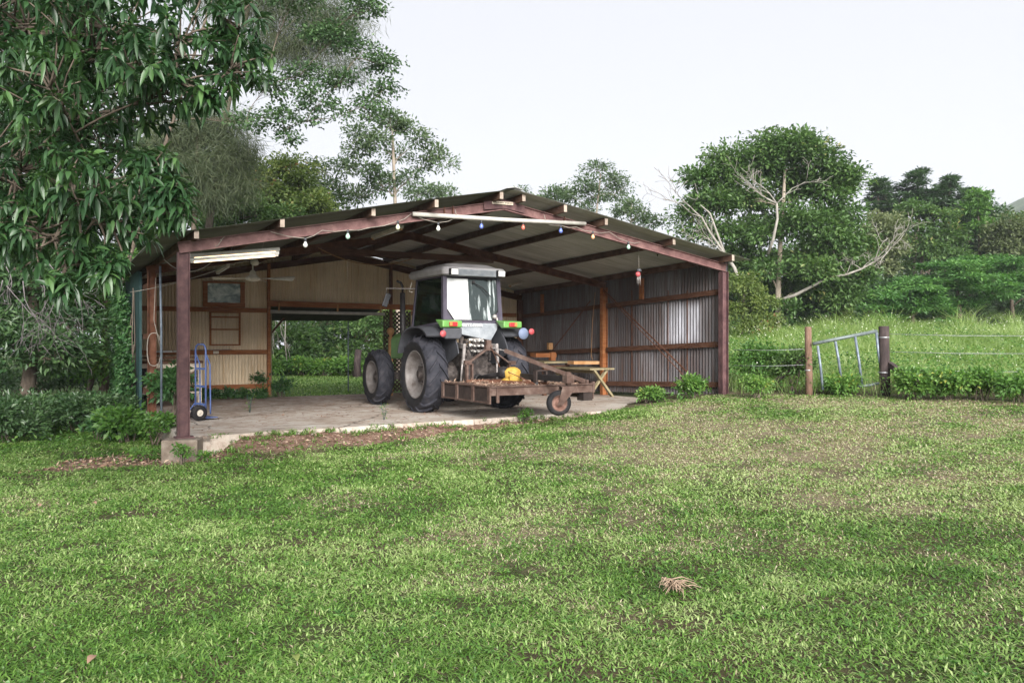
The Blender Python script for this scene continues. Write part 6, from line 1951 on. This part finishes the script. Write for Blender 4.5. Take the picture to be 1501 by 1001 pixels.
def small_plants():
    # grey dry twigs at the far left
    rg = random.Random(4); m = MB()
    for k in range(12):
        a = P(rg.uniform(-30, 110), rg.uniform(370, 420), rg.uniform(13.5, 15))
        dead_branch(m, a, Vector((rg.uniform(-.5, .8), rg.uniform(-.4, .3), rg.uniform(-1, -.1))), rg.uniform(.6, 1.1), .010, 2, .6, 5, rg, -.12, .003)
    a0 = P(20, 560, 15)
    o = m.build('dry_brush', 'twig_grey', None); tag(o, 'tangle of bare grey drooping twigs at the left edge under the mango', 'dead brush')
    # creeper on the green wall
    L = Leaves(); m = MB(); n = 5200
    t = RNG.uniform(.66, 1.0, n); hgt = RNG.random(n)
    zz = -1.55 + hgt * np.interp(t, [.66, .72, .8, 1], [.9, 1.8, 2.6, 2.9])
    xy = L0[None] + t[:, None] * B0
    outw = -np.array([.8666, .4991])
    xy = xy + outw * (.12 + RNG.random(n)[:, None] * .30)
    d = np.column_stack([np.tile(outw, (n, 1)) * .6, np.full(n, -.7)]) + RNG.normal(scale=.5, size=(n, 3))
    L.diamond(np.column_stack([xy, zz]), d, np.array([[-.5, -.4, .6]]) + RNG.normal(scale=.4, size=(n, 3)), RNG.uniform(.07, .14, n), RNG.uniform(.05, .09, n), np.clip(RNG.normal(.4, .25, n), 0, 1))
    base = Vector((*(L0 + B0 * .8 + outw * .2), -1.6))
    R = empty('wall_creeper', base, 0, 'dark leafy creeper climbing the outside of the green side wall', 'creeper')
    for k in range(9):
        t0 = random.uniform(.68, .98); q = L0 + B0 * t0 + outw * .13
        m.tube(curve3(Vector((*q, -1.7)), Vector((*(q + outw * .02), random.uniform(-.4, 1.2))), 6, .05, 0), .012, 5)
    m.build('stem', 'bark', R); L.build('foliage', 'leaf_vine', R)
    S_ = shrub
    def at(px, Y): q = fp(px, Y); return q.x, q.y
    S_('broadleaf_shrub', 'broad leaved light green shrub at the foot of the green wall', *at(182, 13.8), .50, .5, 'leaf_shrub', 34, 26, .13, .085, .15, tint=(.3, .25))
    S_('broadleaf_shrub', 'smaller shrub just left of the broad leaved one', *at(145, 14.3), .42, .4, 'leaf_vine', 26, 30, .12, .07, .13, tint=(.45, .25))
    S_('weed_clump', 'leafy weeds around the rusty middle post of the left wall', *at(228, 13.3), .55, .34, 'leaf_shrub', 20, 30, .09, .055, .12, tint=(.4, .2))
    S_('weed_clump', 'climbing weeds inside the shed beside the conduit pipe', *at(252, 15.6), .95, .45, 'leaf_vine', 24, 30, .13, .085, .16, tint=(.6, .2), z=-1.45)
    S_('weed_clump', 'small weed growing against the concrete footing block', *at(266, 11.35), .28, .14, 'leaf_shrub', 9, 22, .06, .035, .06, tint=(.6, .2))
    S_('weed_clump', 'tiny weed beside the right corner of the footing block', *at(303, 11.6), .16, .12, 'leaf_shrub', 7, 18, .055, .03, .05, tint=(.6, .2))
    S_('weed_clump', 'small weeds on the bare earth left of the footing block', *at(215, 11.9), .18, .3, 'leaf_shrub', 10, 18, .06, .035, .07, tint=(.5, .2))
    for px, Y, h, w_, lab in [(60, 16.2, 1.0, .9, 'dense dark shrub under the dry twigs'), (115, 17, .9, .8, 'glossy green shrub in the gap left of the creeper'), (10, 14.3, .8, .7, 'dark shrub at the left edge of the lawn'), (165, 16.5, .8, .6, 'leafy shrub against the creeper foot'), (-10, 19, 1.6, 1.4, 'tall dark shrub closing the gap at the far left edge'), (45, 21, 1.7, 1.5, 'tall shrub deep in the left thicket behind the twigs'), (40, 15.2, 1.1, .8, 'dark leafy shrub in front of the dry twigs'), (120, 15.6, 1.0, .7, 'dark leafy shrub beside the creeper at the thicket front'), (95, 22, 1.6, 1.3, 'tall shrub deep in the thicket left of the creeper')]:
        S_('thicket_shrub', lab, *at(px, Y), h * .75, w_, random.choice(('leaf_dark', 'leaf_vine', 'leaf_dark')), 44, 40, random.uniform(.08, .14), .055, .2, 'shrubs of the left thicket')
    # plants along the foot of the cream wall
    for k, s in enumerate((.13, .165, .2, .235, .27)):
        x, y = plan(s, .955)
        S_('wall_fern', 'low dark green plant in the row along the foot of the cream wall', x, y, .24, .26, 'leaf_vine', 16, 26, .075, .05, .08, 'row of low plants under the cream wall', 'plant', z=zfloor(s, .96))
    x, y = plan(.335, 1.0); S_('wall_fern', 'straggling plant by the jamb of the rear opening', x, y, .45, .3, 'leaf_vine', 14, 22, .10, .06, .09, cat='plant', z=zfloor(.33, 1))
    p = onlat(384, 553, 1); L = Leaves()
    n = 120; q = np.array(tuple(p)) + RNG.normal(scale=(.11, .04, .07), size=(n, 3)) - np.array([.0, .15, 0])
    L.diamond(q, rnd_dirs(n), rnd_dirs(n), RNG.uniform(.07, .12, n), RNG.uniform(.03, .06, n), RNG.random(n) * .8)
    R = empty('wall_sprig', p, 0, 'leafy sprig poking through the cream wall beside the jamb', 'plant'); L.build('foliage', 'leaf_vine', R)
    m = MB()
    for k in range(4): m.tube([p + Vector((0, .02, -.02)), p + Vector((random.uniform(-.12, .12), -.12, random.uniform(-.06, .1)))], .004, 4)
    m.build('stem', 'bark', R)
    # right front post and fence
    S_('fence_shrub', 'leafy weed bush against the iron wall beside the right front post', *at(1015, 17.1), .46, .34, 'leaf_shrub', 26, 34, .11, .05, .14, tint=(.5, .2))
    S_('fence_shrub', 'low weeds along the base of the iron wall behind the slab end', *at(950, 17.4), .22, .4, 'leaf_shrub', 24, 34, .085, .045, .12, tint=(.6, .2), z=-1.26)
    S_('fence_shrub', 'small bright bush just right of the shed corner', *at(1108, 16.3), .45, .38, 'leaf_shrub', 26, 40, .07, .04, .11, tint=(.65, .2))
    S_('fence_shrub', 'tall weed bush between the shed corner and the gate post', *at(1120, 18.2), 1.05, .75, 'leaf_shrub', 46, 46, .10, .05, .2, tint=(.35, .2))
    S_('fence_shrub', 'darker bush leaning on the left gate post', *at(1160, 17.2), .9, .5, 'leaf_mid', 34, 46, .09, .045, .17, tint=(.55, .2))
    for px, Y, h, w_, lab in [(1335, 15.9, .58, .55, 'lush green bush just right of the tall gate post'), (1385, 15.6, .55, .6, 'lush green bush second from the gate post'), (1440, 15.3, .55, .6, 'lush green bush near the right edge'), (1495, 15.0, .52, .55, 'lush green bush at the right edge of the view'), (1240, 16.6, .40, .5, 'low weeds growing through the sagging gate')]:
        S_('fence_shrub', lab, *at(px, Y), h, w_, 'leaf_shrub', 40, 50, .085, .05, .15, tint=(.6, .22))
    S_('slab_weed', 'weed sprouting at the slab edge below the slasher', *at(775, 14.75), .30, .16, 'leaf_shrub', 9, 18, .06, .035, .07, tint=(.5, .2))
    for s, t, h, lab in ((.165, .45, .40, 'thin weed stalk growing from the slab near the hand truck'), (.32, .10, .3, 'thin weed stalk at the front of the slab left of the tractor')):
        x, y = plan(s, t); z = zfloor(s, t)
        R = empty('weed_stalk', (x, y, z), 0, lab, 'weed')
        m = MB()
        for k in range(4): m.tube([Vector((x, y, z - .03)), Vector((x + random.uniform(-.04, .06), y, z + h * .5)), Vector((x + random.uniform(-.09, .12), y, z + h * random.uniform(.7, 1)))], .004, 4)
        m.build('stem', 'dish', R)
        L = Leaves(); n = 40
        q = np.array([x, y, z]) + np.column_stack([RNG.normal(0, .05, n), RNG.normal(0, .04, n), RNG.uniform(.05, h, n)])
        L.diamond(q, rnd_dirs(n), rnd_dirs(n), RNG.uniform(.03, .06, n), RNG.uniform(.01, .02, n), RNG.random(n)); L.build('foliage', 'leaf_shrub', R)
    # torn root clump lying on the lawn
    q = P(985, 860, 1); k_ = None
    for Y in np.linspace(4, 6.5, 400):
        x = (985 - 750) / F * Y
        if abs(500 - g1(x, Y) / Y * F - 866) < 2: k_ = (x, Y); break
    x, y = k_ or (.9, 5.1); z = g1(x, y) + .03
    m = MB(); rg = random.Random(2)
    for k in range(46):
        an = rg.gauss(-1.9, .8) if k > 8 else rg.gauss(.25, .25)
        l_ = rg.uniform(.05, .11) if k > 8 else rg.uniform(.09, .17)
        d = Vector((math.cos(an), math.sin(an), rg.uniform(-.15, .35)))
        a = Vector((x, y, z)) + Vector((rg.gauss(0, .018), rg.gauss(0, .018), rg.uniform(0, .05)))
        m.tube([a, a + d * l_ * .5 + Vector((rg.gauss(0, .012), rg.gauss(0, .012), .015)), a + d * l_ + Vector((0, 0, -.015))], [.0055, .0045, .0015], 5)
    o = m.build('root_clump', 'root', None); tag(o, 'torn clump of dried pinkish roots lying on the lawn', 'root clump')
    # fallen leaves
    for px, py, c, lab in [(52, 757, 'leaf_yellow', 'yellow fallen leaf on the lawn at the left'), (135, 742, 'litter', 'reddish brown fallen leaf above the yellow one on the left lawn'), (432, 972, 'leaf_yellow', 'yellow fallen leaf near the bottom edge of the lawn'), (140, 972, 'litter', 'dark red fallen leaf in the lower left grass'), (55, 745, 'litter', 'small red leaf beside the yellow leaf on the left'), (595, 708, 'litter', 'pale curled leaf in the middle of the lawn')]:
        for Y in np.linspace(3.5, 14, 1500):
            xx = (px - 750) / F * Y
            if 500 - (g1(xx, Y)) / Y * F <= py: break
        pp = np.array([[xx, Y, g1(xx, Y) + .045]])
        L = Leaves(); L.long(pp, np.array([[random.uniform(-1, 1), random.uniform(-1, .2), .1]]), np.array([[.1, -.3, 1.]]), np.array([.09]), np.array([.04]), np.array([.93 if c == 'leaf_yellow' else .4]), np.array([[.3]]))
        o = L.build('fallen_leaf', c, origin=tuple(pp[0])); tag(o, lab, 'leaf', 'fallen leaves on the lawn')


# ------------------------------------------------------------------ fence and gate
def slab_edge():
    # clods and pebbles on the banked soil
    rg = random.Random(12); m = MB()
    for k in range(420):
        x, y = rg.uniform(-6.6, 2.0), rg.uniform(11.0, 15.4)
        if float(dirt_amt(np.array([x]), np.array([y]))[0]) < .45 or bool(on_slab(np.array([x]), np.array([y]), 0)[0]): continue
        z = g1(x, y); r = rg.uniform(.008, .032) * (1.6 if rg.random() < .06 else 1)
        R3 = Matrix.Rotation(rg.uniform(0, 6.3), 3, 'Z') @ Matrix.Rotation(rg.uniform(-.6, .6), 3, 'X')
        sc = Vector((rg.uniform(.7, 1.5), rg.uniform(.7, 1.3), rg.uniform(.4, .8))) * r
        vs = []
        for a in ((1, 0, 0), (-1, 0, 0), (0, 1, 0), (0, -1, 0), (0, 0, 1), (0, 0, -1)):
            q = Vector(a) * rg.uniform(.8, 1.2); vs.append(Vector((x, y, z + r * .2)) + R3 @ Vector((q.x * sc.x, q.y * sc.y, q.z * sc.z)))
        m.add(vs, [(0, 2, 4), (2, 1, 4), (1, 3, 4), (3, 0, 4), (2, 0, 5), (1, 2, 5), (3, 1, 5), (0, 3, 5)])
    o = m.build('soil_clods', 'block', None); tag(o, 'small stones and clods scattered on the soil in front of the slab', 'stones', kind='stuff')
    # stray grass tufts creeping over the edge
    L = Leaves()
    for k in range(150):
        s_ = rg.uniform(.02, .9); d_ = rg.choice([rg.uniform(-.04, .10), rg.uniform(.0, .5)])
        x, y = plan(s_, -d_ / DEP); z = g1(x, y) if d_ > .02 else zfloor(s_, 0) - .03
        n = rg.randint(8, 30)
        az = RNG.uniform(0, 6.28, n); inc = np.abs(RNG.normal(.5, .3, n))
        d = np.stack([np.cos(az) * np.sin(inc), np.sin(az) * np.sin(inc), np.cos(inc)], 1)
        p = np.stack([x + RNG.normal(0, .035, n), y + RNG.normal(0, .035, n), np.full(n, z - .01)], 1)
        L.blade(p, d, unit(np.stack([np.cos(az), np.sin(az), 0 * az - .3], 1)), RNG.uniform(.05, .13, n), RNG.uniform(.008, .016, n), np.clip(RNG.normal(.45, .25, n), 0, 1))
    o = L.build('edge_grass', 'grass'); tag(o, 'stray grass tufts creeping up to the slab edge', 'grass', kind='stuff')


def haze():
    m = MB(); m.box((0, 180, 45), (900, 540, 114))
    t = bpy.data.materials.new('haze'); t.use_nodes = True
    nt = t.node_tree; nt.nodes.remove(nt.nodes['Principled BSDF'])
    v = nt.nodes.new('ShaderNodeVolumePrincipled'); v.inputs['Color'].default_value = (.86, .91, 1, 1); v.inputs['Density'].default_value = HAZE
    nt.links.new(v.outputs[0], nt.nodes['Material Output'].inputs['Volume'])
    M['haze'] = t
    o = m.build('haze', 'haze', None); tag(o, 'thin pale moist air over the paddock and hill', 'haze', kind='stuff')


def fence():
    Y = 16.7
    def gp(px, Yy): q = fp(px, Yy); return q
    for px, top, Yy, r, mt, lab in ((1185, 478.5, 16.75, .072, 'post_timber', 'weathered brown round timber gate post on the left of the gate'), (1296, 477.5, 16.6, .105, 'post_dark', 'thick dark tarred timber gate post holding the sagging gate')):
        q = gp(px, Yy); t = P(px - 1, top, Yy)
        m = MB(); m.tube([q - Vector((0, 0, .3)), q + (t - q) * .3 + Vector((.01, 0, 0)), q + (t - q) * .7, t - Vector((0, 0, .012)), t], [r * 1.04, r, r * .98, r * .96, r * .86], 14)
        o = m.build('gate_post', mt, None); tag(o, lab, 'post')
        m = MB()
        for z in ((.85,) if px < 1200 else (.22, .9)):
            c = t - Vector((0, 0, z * 1.05)); m.lathe([(r * 1.03, -.012), (r * 1.06, 0), (r * 1.03, .012)], c, (0, .0, 1), 14)
        m.build('wire_tie', 'wire', o)
    g = lambda px, py: P(px, py, 16.62)
    R = empty('metal_gate', g(1245, 570), 0, 'sagging tubular steel gate with bent bars hung on the dark post', 'gate')
    m = MB(); m.tube([g(1191, 503.5), g(1238, 494), g(1285, 484.8)], .035, 10); m.build('top_rail', 'gate_top', R)
    for a, b in (((1198, 506), (1205.5, 571)), ((1224, 500), (1232, 552)), ((1253, 493), (1263, 564))):
        m = MB(); m.tube([g(*a), g((a[0] + b[0]) / 2 + .6, (a[1] + b[1]) / 2), g(*b)], .028, 8); m.build('upright', 'galv', R)
    m = MB(); m.tube([g(1284, 486), g(1287, 516), g(1291, 540), g(1293, 561)], .028, 8); m.build('upright', 'galv', R)
    m = MB(); m.tube([g(1256, 566), g(1275, 564), g(1293, 560)], .028, 8); m.build('bottom_rail', 'gate_top', R)
    m = MB(); m.tube([g(1285, 488), g(1292, 490), g(1301, 488)], .012, 6); m.tube([g(1291, 547.5), g(1300, 547)], .012, 6); m.build('hinge', 'wire', R)
    m = MB(); m.bar(P(1303, 533, 16.55), P(1345, 562, 15.6), .10, .10); o = m.build('stay_brace', 'post_dark', None); tag(o, 'dark timber stay leaning against the thick gate post', 'brace')
    m = MB(); m.bar(P(1180, 522, 16.9), P(1135, 560, 17.4), .08, .08); o = m.build('stay_brace', 'post_dark', None); tag(o, 'timber stay behind the left gate post half lost in weeds', 'brace')
    m = MB()
    for py0, py1 in ((489, 492), (515, 518), (540, 545)): m.tube([P(1298, py0, 16.6), P(1400, (py0 + py1) / 2 + 1, 16.3), P(1560, py1, 15.9)], .005, 5)
    o = m.build('fence_wire', 'wire', None); tag(o, 'strands of plain fence wire running right from the dark gate post', 'fence wire')
    m = MB()
    for py0 in (512, 535): m.tube([P(1075, py0, 17.4), P(1130, py0 + 1, 17.1), P(1184, py0 - 1, 16.75)], .005, 5)
    o = m.build('fence_wire', 'wire', None); tag(o, 'strands of fence wire between the shed corner and left gate post', 'fence wire')


# ------------------------------------------------------------------ camera, light
def world():
    w = bpy.data.worlds.new('World'); SC.world = w; w.use_nodes = True
    nt = w.node_tree
    bg = nt.nodes['Background']
    sk = nt.nodes.new('ShaderNodeTexSky'); sk.sky_type = 'NISHITA'; sk.sun_disc = False
    sk.sun_elevation = math.radians(SUN_EL); sk.sun_rotation = math.radians(180 - SUN_AZ); sk.air_density = 1.0; sk.dust_density = 2.5; sk.ozone_density = 1.0
    hs = nt.nodes.new('ShaderNodeHueSaturation'); hs.inputs['Saturation'].default_value = .22; hs.inputs['Value'].default_value = 1.0
    nt.links.new(sk.outputs[0], hs.inputs['Color'])
    # thin even cloud veils the sky
    mx = nt.nodes.new('ShaderNodeMix'); mx.data_type = 'RGBA'; mx.inputs[0].default_value = .75
    mx.inputs[7].default_value = (SKYC * .97, SKYC * .985, SKYC * 1.05, 1)
    nt.links.new(hs.outputs[0], mx.inputs[6]); nt.links.new(mx.outputs[2], bg.inputs['Color'])
    bg.inputs['Strength'].default_value = SKY
    s = bpy.data.lights.new('sun', 'SUN'); s.energy = SUN; s.angle = math.radians(SUN_ANG); s.color = (1, .965, .91)
    o = bpy.data.objects.new('sun', s); COL.objects.link(o)
    a, e = math.radians(SUN_AZ), math.radians(SUN_EL)
    d = Vector((math.sin(a) * math.cos(e), math.cos(a) * math.cos(e), -math.sin(e)))
    o.rotation_euler = d.to_track_quat('-Z', 'Y').to_euler()
    o.location = (0, -5, 20)


def camera():
    c = bpy.data.cameras.new('camera'); c.sensor_width = 36; c.lens = 36 * F / 1501
    c.clip_end = 2000; c.clip_start = .05
    o = bpy.data.objects.new('camera', c); COL.objects.link(o)
    o.location = (0, 0, 0); o.rotation_euler = (math.radians(90), 0, 0)
    SC.camera = o
    SC.view_settings.view_transform = 'Standard'; SC.view_settings.look = 'None'
    SC.view_settings.exposure = EXPO; SC.view_settings.gamma = 1
    SC.cycles.use_denoising = True
    SC.cycles.max_bounces = 12; SC.cycles.transparent_max_bounces = 12
    SC.cycles.diffuse_bounces = 8
    SC.cycles.sample_clamp_indirect = 6


SUN_EL, SUN_AZ, SUN_ANG, SUN, SKY, EXPO, SKYC = 24, -14, 36, 4.3, .056, 1.3, 7.6

HAZE = .0004
mats()
make_ground()
make_shed()
make_fittings()
make_tractor()
make_slasher()
lawn()
field()
mango()
trees()
small_plants()
slab_edge()
fence()
if HAZE: haze()
world()
camera()
